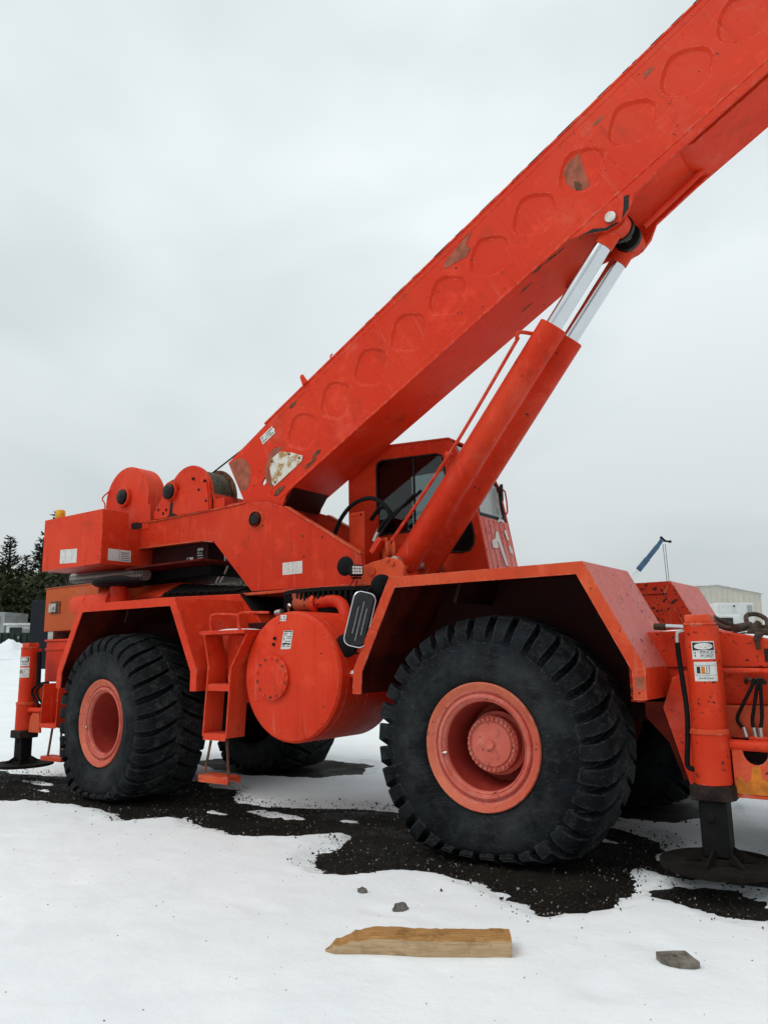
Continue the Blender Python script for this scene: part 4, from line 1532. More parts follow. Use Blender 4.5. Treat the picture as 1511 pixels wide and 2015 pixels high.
wi = empty('rear_winch', parent=crane)
prof = arc_pts(-6.0, 3.62, 0.47, -10, 195, 36) + [(-6.48, 3.18), (-5.52, 3.18), (-5.50, 3.40)]
mb = MB()
mb.prism(prof, 1.12, 1.40)
mb.build('drum_cover', 'red', wi, bevel=0.006, smooth=30)
mb = MB()
mb.box(-5.70, -5.46, 1.105, 1.118, 3.272, 3.50)
mb.build('mount_plate', 'red', wi, bevel=0.003)
mb = MB()
mb.box(-5.86, -5.64, 1.112, 1.119, 3.20, 3.29)
mb.build('slot', 'dark_gap', wi)
for cx_, cz_, par in ((-6.03, 3.67, wi),):
    mb = MB()
    mb.cyl((cx_, 1.12, cz_), (cx_, 1.07, cz_), 0.135, 32)
    mb.build('motor_flange', 'red', par, bevel=0.006, smooth=30)
    mb = MB()
    mb.lathe([(0.002, 1.02), (0.07, 1.025), (0.10, 1.045), (0.105, 1.07)], (cx_, 0, cz_), (0, 1, 0), 28)
    mb.build('greasy_cap', 'grease', par, smooth=40)
mb = MB()
mb.tube([(-6.45, 1.10, 3.42), (-6.45, 1.09, 3.62), (-6.52, 1.09, 3.72), (-6.35, 1.09, 3.80)], 0.010, 6, sub=3)
mb.build('lubricant_line', 'red', wi)
mb = MB()
mb.box(-6.52, -6.42, 1.06, 1.11, 3.39, 3.50)
mb.build('sensor', 'lens', wi, bevel=0.004)
mb = MB()
mb.lathe([(0.06, 0.0), (0.42, 0.0), (0.43, 0.015), (0.42, 0.03), (0.25, 0.03), (0.25, -0.40)], (-5.85, 1.80, 3.60), (0, 1, 0), 48)
mb.build('drum', 'rust_paint', wi, smooth=30)

w2 = empty('main_winch', parent=crane)
prof = arc_pts(-4.71, 3.50, 0.405, 20, 160, 30) + [(-5.20, 3.60), (-5.40, 3.36), (-5.38, 3.272), (-4.30, 3.272), (-4.33, 3.62)]
mb = MB()
mb.prism(prof, 1.118, 1.16)
mb.build('end_plate', 'red', w2, bevel=0.006, smooth=30)
mb = MB()
mb.prism(arc_pts(-4.71, 3.50, 0.400, 0, 180, 30), 1.1601, 1.18)
mb.build('drum_guard', 'red', w2, bevel=0.004, smooth=30)
mb = MB()
mb.prism([(-5.20, 3.585), (-4.36, 3.64), (-4.31, 3.28), (-5.36, 3.28), (-5.38, 3.36)], 1.10, 1.1175)
mb.build('motor_mount', 'red', w2, bevel=0.005)
mb = MB()
mb.cyl((-5.02, 1.10, 3.61), (-5.02, 1.055, 3.61), 0.125, 32)
mb.build('motor_flange', 'red', w2, bevel=0.006, smooth=30)
mb = MB()
mb.lathe([(0.002, 1.005), (0.07, 1.01), (0.098, 1.03), (0.102, 1.055)], (-5.02, 0, 3.60), (0, 1, 0), 28)
mb.build('greasy_cap', 'grease', w2, smooth=40)
for x, z in ((-4.62, 3.72), (-4.40, 3.66), (-4.50, 3.56), (-5.16, 3.55), (-4.36, 3.40), (-5.28, 3.40), (-5.18, 3.34), (-5.12, 3.38)):
    mb = MB()
    mb.cyl((x, 1.12, z), (x, 1.094, z), 0.018, 8)
    mb.build('bolt', 'black_steel', w2)
mb = MB()
mb.prism([(-5.06, 3.30), (-5.0, 3.30), (-4.99, 3.44), (-5.01, 3.50), (-5.045, 3.44)], 1.097, 1.0995)
mb.prism([(-5.10, 3.284), (-4.90, 3.284), (-4.96, 3.315), (-5.03, 3.33)], 1.096, 1.0985)
mb.build('grease_run', 'grease', w2)
mb = MB()
mb.lathe([(0.20, 1.185), (0.20, 1.51)], (-4.66, 0, 3.50), (0, 1, 0), 40)
mb.build('drum', 'brown_rust', w2)
mb = MB()
mb.lathe([(0.05, 1.515), (0.40, 1.515), (0.41, 1.53), (0.40, 1.545), (0.05, 1.545)], (-4.68, 0, 3.50), (0, 1, 0), 48)
mb.build('drum_flange', 'brown_rust', w2, smooth=30)
mb = MB()
hel = []
turns, yy0, yy1, rh = 12, 1.19, 1.51, 0.345
for i in range(turns * 28 + 1):
    a = 2 * math.pi * i / 28
    hel.append((-4.68 + rh * math.cos(a), yy0 + (yy1 - yy0) * i / (turns * 28), 3.50 + rh * math.sin(a)))
mb.tube(hel, 0.0135, 6, sub=1)
mb.lathe([(0.338, 1.185), (0.338, 1.51)], (-4.68, 0, 3.50), (0, 1, 0), 40)
mb.build('wire_rope', 'wire_rope', w2)
mb = MB()
mb.prism([(-4.27, 3.29), (-4.27, 3.40), (-4.31, 3.50), (-4.33, 3.50), (-4.29, 3.39), (-4.29, 3.29)], 1.161, 1.90)
mb.build('rope_guard', 'red', w2, bevel=0.003)
mb = MB()
mb.box(-4.27, -3.80, 1.20, 1.86, 3.25, 3.33)
mb.box(-4.30, -4.10, 1.165, 1.19, 3.29, 3.42)
mb.build('cross_brace', 'red', w2, bevel=0.005)

# ---- boom (own frame: x along the boom, z square to it, y across)
BE = R(28.4)
boom = empty('boom', (-3.5, 0, 3.152), (0, -BE, 0), crane)
BT, BY0, BY1 = 0.925, 1.20, 1.86
PIT, S0, NC = 0.5645, 0.98 - 0.5645 / 2, 15
SE = S0 + PIT * NC
mb = MB()
NR = 96
for k in range(NC):
    cs = S0 + PIT * (k + 0.5)
    a_, b_ = S0 + PIT * k, S0 + PIT * (k + 1)
    rings = []
    def rect_ring(y):
        out = []
        for i in range(NR):
            q = 2 * math.pi * (i + 0.5) / NR
            dx, dz = math.cos(q), math.sin(q)
            sc_ = min((PIT / 2) / abs(dx) if abs(dx) > 1e-6 else 1e9, ((BT / 2)) / abs(dz) if abs(dz) > 1e-6 else 1e9)
            out.append((cs + dx * sc_, y, BT / 2 + dz * sc_))
        # snap corners
        for cx_, cz_ in ((a_, 0), (b_, 0), (a_, BT), (b_, BT)):
            j_ = min(range(NR), key=lambda i: (out[i][0] - cx_) ** 2 + (out[i][2] - cz_) ** 2)
            out[j_] = (cx_, y, cz_)
        return out
    def rr_ring(w, h, p, y):
        out = []
        for i in range(NR):
            q = 2 * math.pi * (i + 0.5) / NR
            c_, s_2 = math.cos(q), math.sin(q)
            c4, s4 = math.cos(q + math.pi / 4), math.sin(q + math.pi / 4)
            rad = (abs(c4 / (w / 2)) ** p + abs(s4 / (h / 2)) ** p) ** (-1 / p)
            out.append((cs + rad * c_, y, 0.468 + rad * s_2))
        return out
    rings = [rect_ring(BY0), rr_ring(0.432, 0.432, 3.0, BY0), rr_ring(0.420, 0.420, 3.0, BY0 + 0.004), rr_ring(0.382, 0.382, 3.0, BY0 + 0.020), rr_ring(0.368, 0.368, 3.0, BY0 + 0.024), rr_ring(0.2, 0.23, 3.0, BY0 + 0.024)]
    mb.loft(rings, caps=False)
    n_ = len(mb.v)
    mb.f.append(tuple(range(n_ - NR, n_)))
    mb.mi.append(0)
mb.build('near_side_plate', 'red_boom', boom, smooth=12)
mb = MB()
mb.box(S0, SE, BY0 + 0.026, BY1, 0.012, BT - 0.012)
mb.build('box_section', 'red_boom', boom)
mb = MB()
mb.box(0.55, SE, BY0 - 0.012, BY1 + 0.012, BT, BT + 0.022)
mb.build('top_plate', 'red_boom', boom, bevel=0.003)
mb = MB()
mb.box(S0 + 0.02, SE, BY0 - 0.003, BY0 - 0.0005, 0.862, BT)
mb.build('top_corner_strip', 'red_boom', boom)
mb = MB()
mb.box(0.76, SE, BY0 - 0.003, BY0 - 0.0005, 0.0, 0.075)
mb.build('bottom_corner_strip', 'red_boom', boom)
mb = MB()
mb.box(0.31, SE, BY0 - 0.006, BY1 + 0.006, -0.022, -0.0015)
mb.build('bottom_plate', 'red_boom', boom, bevel=0.003)
# foot: two plates with openings
FO = [(S0 - 0.0005, 0.0), (S0 - 0.0005, BT), (-0.18, 0.895), (-0.17, 0.25), (-0.16, -0.05), (0.0, -0.20), (0.12, -0.16), (0.305, -0.13), (0.42, -0.04), (0.60, -0.003)]
holes = [oval(-0.03, 0.545, 0.13, 0.075, R(18), 20, 3), oval(0.595, 0.775, 0.10, 0.07, R(30), 20, 3), oval(0.225, 0.315, 0.12, 0.06, R(20), 20, 3), oval(0.55, 0.545, 0.05, 0.05, 0, 14)]
mb = MB()
plate_holes(mb, FO, holes, BY0, BY0 + 0.025)
mb.build('foot_plate', 'red_boom', boom, bevel=0.0)
mb = MB()
plate_holes(mb, FO, holes, BY1 - 0.025, BY1)
mb.build('foot_plate', 'red_boom', boom)
mb = MB()
mb.box(0.05, S0 + 0.02, BY0 + 0.026, BY1 - 0.026, 0.60, 0.64)
mb.prism([(0.30, -0.128), (0.32, -0.128), (0.60, 0.0), (0.70, 0.01), (0.58, 0.012)], BY0 + 0.026, BY1 - 0.026)
mb.box(0.40, 0.45, BY0 + 0.026, BY1 - 0.026, 0.02, 0.60)
mb.build('foot_web', 'dark_red', boom)
# repair patches and primer
mb = MB()
mb.prism([(0.33, 0.155), (0.31, 0.20), (0.37, 0.40), (0.45, 0.48), (0.60, 0.47), (0.74, 0.34), (0.80, 0.27), (0.86, 0.20), (0.80, 0.155)], BY0 - 0.010, BY0 - 0.001)
simple('dirty_white', (0.58, 0.54, 0.44), 0.7, var=0.3, scale=10)
t = NT('rusty_white')
q1 = t.noise(9, 6, 0.7)
t.set(col=t.mix(t.ramp(q1, 0.48, 0.60), (0.62, 0.60, 0.53), (0.36, 0.20, 0.06)), rough=0.75)
pt = mb.build('patch_plate', 'rusty_white', boom, bevel=0.004)
for s_, t_ in ((0.36, 0.19), (0.44, 0.44), (0.70, 0.35), (0.80, 0.21)):
    mb = MB()
    mb.cyl((s_, BY0 - 0.010, t_), (s_, BY0 - 0.018, t_), 0.014, 8)
    mb.build('bolt', 'brown_rust', boom)
def flat_patch(poly, mat, name, d=0.0016):
    mb = MB()
    mb.prism(poly, BY0 - d, BY0 - 0.0002)
    return mb.build(name, mat, boom)
rp = random.Random(11)
def rough_blob(cx, cz, w, h, n=26, j=0.10):
    return [(cx + w / 2 * math.cos(2 * math.pi * i / n) * (1 + rp.uniform(-j, j)), cz + h / 2 * math.sin(2 * math.pi * i / n) * (1 + rp.uniform(-j, j))) for i in range(n)]
flat_patch([(-0.17, 0.86), (-0.165, 0.44), (-0.06, 0.40), (0.03, 0.46), (0.10, 0.58), (0.10, 0.70), (0.05, 0.80), (-0.08, 0.87)], 'primer', 'primer_patch', 0.0012)
flat_patch([(3.36, 0.74), (3.50, 0.70), (3.62, 0.66), (3.70, 0.70), (3.68, 0.78), (3.80, 0.84), (3.74, 0.855), (3.40, 0.80)], 'primer', 'primer_patch', 0.0042)
flat_patch([(0.28, 0.14), (0.24, 0.30), (0.30, 0.45), (0.42, 0.55), (0.52, 0.58), (0.66, 0.50), (0.60, 0.48), (0.45, 0.485), (0.365, 0.40), (0.305, 0.20)], 'primer', 'primer_patch', 0.0012)
flat_patch(rough_blob(5.86, 0.755, 0.11, 0.05), 'primer', 'primer_patch')
flat_patch(rough_blob(5.31, 0.745, 0.13, 0.04), 'primer', 'primer_patch')
# primer inside the recess at s = 4.93
mb = MB()
mb.prism([(4.775, 0.38), (4.765, 0.50), (4.80, 0.60), (4.87, 0.652), (5.01, 0.648), (4.985, 0.56), (4.955, 0.46), (4.93, 0.36), (4.905, 0.285), (4.84, 0.29), (4.80, 0.325)], BY0 + 0.0218, BY0 + 0.0236)
mb.build('primer_patch', 'primer', boom)
mb = MB()
mb.prism(rough_blob(4.825, 0.36, 0.07, 0.12, 20, 0.35), BY0 + 0.020, BY0 + 0.0218)
mb.build('rust_spot', 'brown_rust', boom)
decal(boom, (0.41, BY0 - 0.0045, 0.725), LX, LZ, 0.225, 0.105, 3, seed=12)
for s_, t_, w_, h_ in ((0.90, 0.055, 0.20, 0.035), (1.02, 0.10, 0.14, 0.05), (1.02, 0.845, 0.12, 0.045), (0.36, 0.065, 0.18, 0.06)):
    flat_patch(rough_blob(s_, t_, w_, h_, 18, 0.3), 'brown_rust', 'rust_spot', 0.006)
mb = MB()
mb.prism([(1.26, 0.93), (1.275, 1.045), (1.30, 1.065), (1.33, 1.05), (1.345, 0.93)], BY0 - 0.03, BY0 - 0.013)
mb.build('rope_lug', 'red_boom', boom, bevel=0.006)
for s_ in (1.72, 6.58):
    mb = MB()
    mb.tube([(s_, BY0 + 0.05, BT + 0.02), (s_ - 0.01, BY0 + 0.05, BT + 0.085), (s_ + 0.03, BY0 + 0.05, BT + 0.10)], 0.009, 6)
    mb.build('hose_hook', 'red_boom', boom)
for s_ in (2.37, 5.18, 8.0):
    mb = MB()
    mb.tube([(s_, BY0 - 0.0005, 0.08), (s_ + 0.004, BY0 - 0.0005, 0.45), (s_, BY0 - 0.0005, 0.86)], 0.0035, 6)
    mb.build('weld_seam', 'red_boom', boom)
# dark worn paint line along the top edge
mb = MB()
rw = random.Random(4)
s_ = 2.3
while s_ < SE - 0.3:
    l = rw.uniform(0.04, 0.28)
    h_ = rw.uniform(0.006, 0.014)
    mb.prism([(s_, BT + 0.023), (s_ + l * 0.1, BT + 0.023 - h_), (s_ + l * 0.6, BT + 0.023 - h_ * rw.uniform(0.5, 1.1)), (s_ + l, BT + 0.0232)], BY0 - 0.0135, BY0 - 0.0122)
    s_ += l + rw.uniform(0.02, 0.25)
tag(mb.build('worn_edge', 'black_steel', boom), kind='stuff')
# deeper web plates carrying the lift cylinder pins
for y0, y1 in ((BY0 - 0.001, BY0 + 0.028), (BY1 - 0.028, BY1 + 0.001)):
    mb = MB()
    mb.prism([(4.45, -0.023), (4.62, -0.09), (4.76, -0.23), (4.90, -0.255), (5.02, -0.22), (5.14, -0.13), (5.6, -0.105), (SE, -0.10), (SE, -0.023)], y0, y1)
    mb.build('web_plate', 'red_boom', boom, bevel=0.004)
mb = MB()
mb.prism([(5.62, -0.0235), (5.75, -0.105), (SE, -0.105), (SE, -0.0235)], BY0 + 0.075, BY1 - 0.029)
mb.build('wear_plate', 'red_boom', boom, bevel=0.004)
mb = MB()
mb.tube([(5.04, 1.62, -0.19), (5.72, 1.74, -0.07)], 0.030, 12, sub=1)
mb.build('strut', 'red_boom', boom)
mb = MB()
mb.cyl((4.87, BY0 - 0.035, -0.165), (4.87, BY1 + 0.035, -0.165), 0.052, 24)
mb.build('rod_pin', 'zinc', boom, bevel=0.004)
for y in (1.43, 1.63):
    mb = MB()
    mb.cyl((4.87, y - 0.03, -0.165), (4.87, y + 0.03, -0.165), 0.13, 28)
    mb.build('greasy_bush', 'grease', boom, bevel=0.01)
mb = MB()
mb.prism([(4.60, -0.09), (4.78, -0.235), (4.90, -0.26), (4.88, -0.24), (4.78, -0.20), (4.70, -0.12)], BY0 - 0.004, BY0 - 0.0015)
mb.prism([(4.93, -0.25), (5.03, -0.21), (5.10, -0.10), (5.06, -0.08), (5.0, -0.17)], BY0 - 0.004, BY0 - 0.0015)
mb.build('grease_smear', 'grease', boom)
for s_, y_ in ((3.9, 1.33), (4.25, 1.24), (3.75, 1.6), (4.1, 1.23), (4.35, 1.25)):
    mb = MB()
    mb.prism(rough_blob(s_, y_, 0.13, 0.03, 16, 0.4), -0.0235, -0.0222, 'xy')
    mb.build('rust_spot', 'brown_rust', boom)
mb = MB()
mb.cyl((4.28, 1.80, -0.02), (4.28, 1.84, -0.02), 0.13, 28)
mb.build('cable_sheave', 'black_rubber', boom)
# inner telescopic sections, beyond the picture
mb = MB()
mb.box(SE - 0.6, SE + 0.55, BY0 + 0.06, BY1 - 0.06, 0.08, BT - 0.08)
mb.box(SE + 0.5, SE + 0.85, BY0 + 0.10, BY1 - 0.10, 0.12, BT - 0.10)
mb.build('inner_section', 'red_boom', boom, bevel=0.008)
mb = MB()
mb.cyl((SE + 0.85, BY0 + 0.08, 0.2), (SE + 0.85, BY1 - 0.08, 0.2), 0.2, 28)
mb.cyl((SE + 0.85, BY0 + 0.08, 0.8), (SE + 0.85, BY1 - 0.08, 0.8), 0.14, 28)
mb.build('head_sheave', 'black_steel', boom)
# hoist rope running from the winch over the boom
mb = MB()
mb.tube([(-4.75, 1.47, 3.84), (-2.40, 1.47, 4.772)], 0.011, 6, sub=1)
mb.tube([(-2.40, 1.47, 4.772), (-2.0 + 0.0, 1.47, 4.985), (4.2, 1.50, 8.34)], 0.011, 6, sub=1)
mb.build('hoist_rope', 'cable_black', crane)

# ---- lift cylinders
PA, PB = Vector((-1.55, 0, 2.41)), Vector((0.862, 0, 5.323))
PD = (PB - PA).normalized()
PLN = (PB - PA).length
for y in (1.335, 1.725):
    lc = empty('lift_cylinder', parent=crane)
    Y = Vector((0, y, 0))
    mb = MB()
    mb.lathe([(0.002, -0.06), (0.09, -0.055), (0.126, -0.02), (0.135, 0.03), (0.135, 2.735), (0.128, 2.742), (0.082, 2.743)], PA + Y, PD, 48)
    mb.build('barrel', 'red', lc, smooth=30)
    mb = MB()
    mb.cyl(PA + Y + PD * 2.72, PA + Y + PD * (PLN - 0.20), 0.080, 40)
    mb.build('rod', 'chrome', lc)
    mb = MB()
    mb.cyl(PA + Y + PD * (PLN - 0.22), PA + Y + PD * (PLN - 0.08), 0.092, 32)
    mb.cyl(PB + Y - Vector((0, 0.09, 0)), PB + Y + Vector((0, 0.09, 0)), 0.115, 32)
    mb.build('rod_eye', 'red', lc, bevel=0.005, smooth=30)
    mb = MB()
    mb.cyl(PA + Y - Vector((0, 0.10, 0)), PA + Y + Vector((0, 0.10, 0)), 0.10, 32)
    mb.build('base_eye', 'red_orange', lc, bevel=0.005, smooth=30)
hl = [(-0.08, 1.15, 4.42), (-0.753, 1.15, 3.565), (-1.309, 1.15, 2.935), (-1.62, 1.15, 2.60)]
mb = MB()
mb.tube(hl, 0.017, 10, sub=4)
mb.tube([(-0.10, 1.15, 4.40), (-0.08, 1.16, 4.47), (0.0, 1.25, 4.47), (0.05, 1.28, 4.45)], 0.02, 8)
mb.build('hydraulic_line', 'red', crane)
for f_ in (0.55,):
    p = Vector((-0.1, 1.15, 4.42)).lerp(Vector((-1.60, 1.15, 2.62)), f_)
    mb = MB()
    mb.obox(p + Vector((0.02, 0.03, -0.01)), PD * 0.02, Vector((0.0, 0.05, 0)), PD.cross(Vector((0, 1, 0))) * 0.02)
    mb.build('line_clamp', 'red', crane, bevel=0.003)
hs = [([(-2.62, 1.45, 2.78), (-2.50, 1.45, 3.0), (-2.30, 1.44, 3.15), (-2.04, 1.42, 3.17), (-1.84, 1.40, 3.05), (-1.77, 1.38, 2.92)], 0.024),
      ([(-2.20, 1.62, 2.98), (-2.02, 1.55, 3.08), (-1.84, 1.45, 3.02), (-1.78, 1.40, 2.90)], 0.024),
      ([(-1.86, 1.22, 2.68), (-1.76, 1.22, 2.82), (-1.60, 1.22, 2.93), (-1.45, 1.22, 3.0), (-1.28, 1.24, 3.12)], 0.017),
      ([(-1.82, 1.18, 2.62), (-1.70, 1.18, 2.78), (-1.55, 1.19, 2.92), (-1.34, 1.20, 3.08)], 0.015),
      ([(-1.90, 1.30, 2.74), (-1.80, 1.30, 2.86), (-1.62, 1.30, 2.97), (-1.40, 1.28, 3.06)], 0.015)]
for pts, r_ in hs:
    mb = MB()
    mb.tube(pts, r_, 10)
    mb.build('hydraulic_hose', 'black_rubber', crane)
for p, q in (((-1.87, 1.22, 2.66), (-1.815, 1.22, 2.75)), ((-1.84, 1.18, 2.59), (-1.785, 1.18, 2.67)), ((-1.92, 1.30, 2.70), (-1.86, 1.30, 2.79))):
    mb = MB()
    mb.cyl(p, q, 0.022, 8)
    mb.build('hose_fitting', 'zinc', crane)
mb = MB()
mb.obox((-1.80, 1.20, 2.60), PD * 0.09, Vector((0, 0.06, 0)), PD.cross(Vector((0, 1, 0))) * 0.03)
mb.build('valve_block', 'red', crane, bevel=0.006)

# ---- operator cab
cab = empty('operator_cab', parent=crane)
CN, CF = 1.98, 2.68
side = [(-2.81, 2.21), (-2.81, 3.915), (-2.70, 3.93), (-1.38, 3.835), (-1.33, 3.79), (-1.13, 3.36), (-1.045, 2.94), (-0.915, 2.21)]
win1 = [(-2.38, 2.90), (-2.385, 3.66), (-2.37, 3.72), (-2.31, 3.745), (-1.55, 3.70), (-1.48, 3.67), (-1.46, 3.60), (-1.40, 3.17), (-1.43, 3.12), (-1.55, 3.10), (-1.70, 2.90), (-1.76, 2.86), (-2.33, 2.86)]
win2 = [(-1.62, 2.60), (-1.25, 2.56), (-1.16, 2.575), (-1.11, 2.64), (-1.105, 2.74), (-1.13, 2.86), (-1.24, 3.06), (-1.34, 3.04), (-1.60, 2.70)]
mb = MB()
plate_holes(mb, side, [win1, win2], CN, CN + 0.03)
mb.build('near_wall', 'red', cab)
wf = [(-2.35, 2.95), (-2.35, 3.68), (-1.50, 3.68), (-1.25, 3.2), (-1.22, 2.98)]
mb = MB()
plate_holes(mb, side, [wf], CF - 0.03, CF)
mb.build('far_wall', 'red', cab)
mb = MB()
mb.box(-2.81, -2.78, CN + 0.031, CF - 0.031, 2.21, 3.92)
mb.build('rear_wall', 'red', cab)
mb = MB()
mb.prism([(-2.82, 3.917), (-2.70, 3.932), (-1.37, 3.837), (-1.37, 3.86), (-2.70, 3.956), (-2.82, 3.94)], CN - 0.015, CF + 0.015)
mb.build('roof', 'red', cab, bevel=0.006)
mb = MB()
mb.prism([(-1.045, 2.94), (-0.915, 2.21), (-0.945, 2.21), (-1.07, 2.93)], CN + 0.0305, CF - 0.0305)
lp = mb.build('front_panel', 'red_pink', cab)
for k in range(5):
    y = CN + 0.10 + k * 0.115
    mb = MB()
    mb.add([(-1.040, y, 2.92), (-1.040, y + 0.014, 2.92), (-0.916, y + 0.014, 2.225), (-0.916, y, 2.225), (-1.032, y + 0.003, 2.92), (-1.032, y + 0.011, 2.92), (-0.908, y + 0.011, 2.225), (-0.908, y + 0.003, 2.225)],
           [(0, 1, 2, 3), (4, 7, 6, 5), (0, 4, 5, 1), (1, 5, 6, 2), (2, 6, 7, 3), (3, 7, 4, 0)])
    mb.build('pressed_rib', 'red_pink', cab)
fpN = Vector((0.7, 0, 0.125)).normalized()
def fpt(y, z, d=0.004):
    x = -1.045 + (2.94 - z) * 0.178
    return Vector((x, y, z)) + fpN * d
def fp_poly(pts, mat, name, d=0.010):
    mb = MB()
    n = len(pts)
    v = [fpt(y, z, d) for y, z in pts] + [fpt(y, z, d + 0.0015) for y, z in pts]
    mb.add(v, [tuple(range(n)), tuple(range(2 * n - 1, n - 1, -1))] + [(i, (i + 1) % n, n + (i + 1) % n, n + i) for i in range(n)])
    return mb.build(name, mat, cab)
fp_poly([(2.25, 2.72), (2.30, 2.80), (2.35, 2.79), (2.36, 2.70), (2.41, 2.52), (2.43, 2.42), (2.37, 2.42), (2.34, 2.52), (2.31, 2.66)], 'sticker', 'peeled_sticker')
fp_poly([(2.15, 2.66), (2.20, 2.70), (2.27, 2.71), (2.29, 2.62), (2.22, 2.60), (2.15, 2.60)], 'sticker', 'peeled_sticker')
fp_poly([(2.50, 2.83), (2.56, 2.84), (2.58, 2.72), (2.53, 2.73)], 'sticker', 'peeled_sticker')
fp_poly([(2.53, 2.64), (2.57, 2.67), (2.62, 2.61), (2.61, 2.56), (2.55, 2.58)], 'sticker', 'peeled_sticker')
fp_poly([(2.55, 2.32), (2.60, 2.35), (2.64, 2.33), (2.64, 2.27), (2.56, 2.27)], 'sticker', 'peeled_sticker')
# windscreen: frame, seal and glass
mb = MB()
wsb, wst = Vector((-1.05, 0, 2.95)), Vector((-1.335, 0, 3.79))
mb.prism([(-1.050, 2.942), (-1.135, 3.362), (-1.335, 3.79), (-1.36, 3.79), (-1.16, 3.36), (-1.075, 2.945)], CN + 0.0305, CN + 0.075)
mb.prism([(-1.050, 2.942), (-1.135, 3.362), (-1.335, 3.79), (-1.36, 3.79), (-1.16, 3.36), (-1.075, 2.945)], CF - 0.075, CF - 0.0305)
mb.prism([(-1.050, 2.942), (-1.058, 2.985), (-1.083, 2.98), (-1.075, 2.945)], CN + 0.0755, CF - 0.0755)
mb.build('windscreen_frame', 'seal', cab)
mb = MB()
mb.prism([(-1.072, 2.985), (-1.152, 3.362), (-1.35, 3.785), (-1.354, 3.785), (-1.156, 3.36), (-1.076, 2.985)], CN + 0.076, CF - 0.076)
mb.build('windscreen', 'cab_glass', cab)
mb = MB()
mb.prism(win1, CN + 0.012, CN + 0.017)
mb.build('window_glass', 'glass', cab)
mb = MB()
mb.prism(win2, CN + 0.012, CN + 0.017)
mb.build('window_glass', 'dark_glass', cab)
mb = MB()
mb.prism(wf, CF - 0.017, CF - 0.012)
mb.build('window_glass', 'glass', cab)
for wloop in (win1, win2):
    mb = MB()
    lp_ = [(x, CN - 0.002, z) for x, z in wloop]
    mb.tube(lp_ + [lp_[0]], 0.011, 6, sub=1)
    mb.build('window_seal', 'seal', cab)
mb = MB()
mb.box(-1.875, -1.855, CN + 0.005, CN + 0.026, 2.87, 3.715)
mb.build('window_bar', 'seal', cab)
mb = MB()
mb.box(-2.55, -2.05, 2.08, 2.58, 2.55, 2.75)
mb.prism([(-2.62, 2.75), (-2.48, 2.75), (-2.56, 3.42), (-2.68, 3.42)], 2.10, 2.56)
mb.build('seat', 'interior', cab, bevel=0.03)
mb = MB()
mb.prism([(-1.55, 2.3), (-1.10, 2.3), (-1.16, 2.93), (-1.45, 2.98), (-1.60, 2.9)], CN + 0.04, CF - 0.04)
mb.box(-2.75, -2.45, CN + 0.04, CF - 0.04, 2.25, 2.95)
mb.build('console', 'interior', cab, bevel=0.02)
mb = MB()
mb.box(-2.775, -2.765, CN + 0.04, CF - 0.04, 2.3, 3.9)
mb.box(-2.77, -1.40, CN + 0.04, CF - 0.04, 3.78, 3.80)
mb.build('headliner', 'interior', cab)
# wiper and small mirror on the windscreen
mb = MB()
mb.tube([(-1.03, 2.44, 2.93), (-1.07, 2.48, 3.15), (-1.11, 2.52, 3.35)], 0.008, 6)
mb.tube([(-1.03, 2.46, 2.93), (-1.06, 2.50, 3.12), (-1.10, 2.54, 3.32)], 0.006, 6)
mb.tube([(-1.045, 2.40, 2.92), (-1.02, 2.44, 2.94), (-1.02, 2.5, 2.93)], 0.016, 6)
mb.build('wiper_arm', 'zinc', cab)
mb = MB()
mb.tube([(-1.055, 2.58, 3.05), (-1.10, 2.52, 3.38)], 0.010, 6, sub=1)
mb.build('wiper_blade', 'seal', cab)
mb = MB()
mb.tube([(-1.12, 2.65, 3.34), (-1.08, 2.70, 3.32), (-1.06, 2.70, 3.08), (-1.07, 2.66, 3.05)], 0.011, 6, sub=2)
mb.build('mirror_bracket', 'red', cab)
mb = MB()
mb.obox((-1.11, 2.67, 3.30), (0.015, 0.01, 0), (-0.02, 0.03, 0), (0, 0, 0.10))
mb.build('cab_mirror', 'mirror_back', cab, bevel=0.008)

# ------------------------------------------------------------------ things lying about
def on_crane(x, y, z):
    """crane frame to world (the machine stands nose-up on the slope)"""
    c_, s_ = math.cos(0.021), math.sin(0.021)
    return (x * c_ - z * s_, y, x * s_ + z * c_)


def snow_top(x, y):
    return float(snow_z(np.array([x]), np.array([y]))[0])


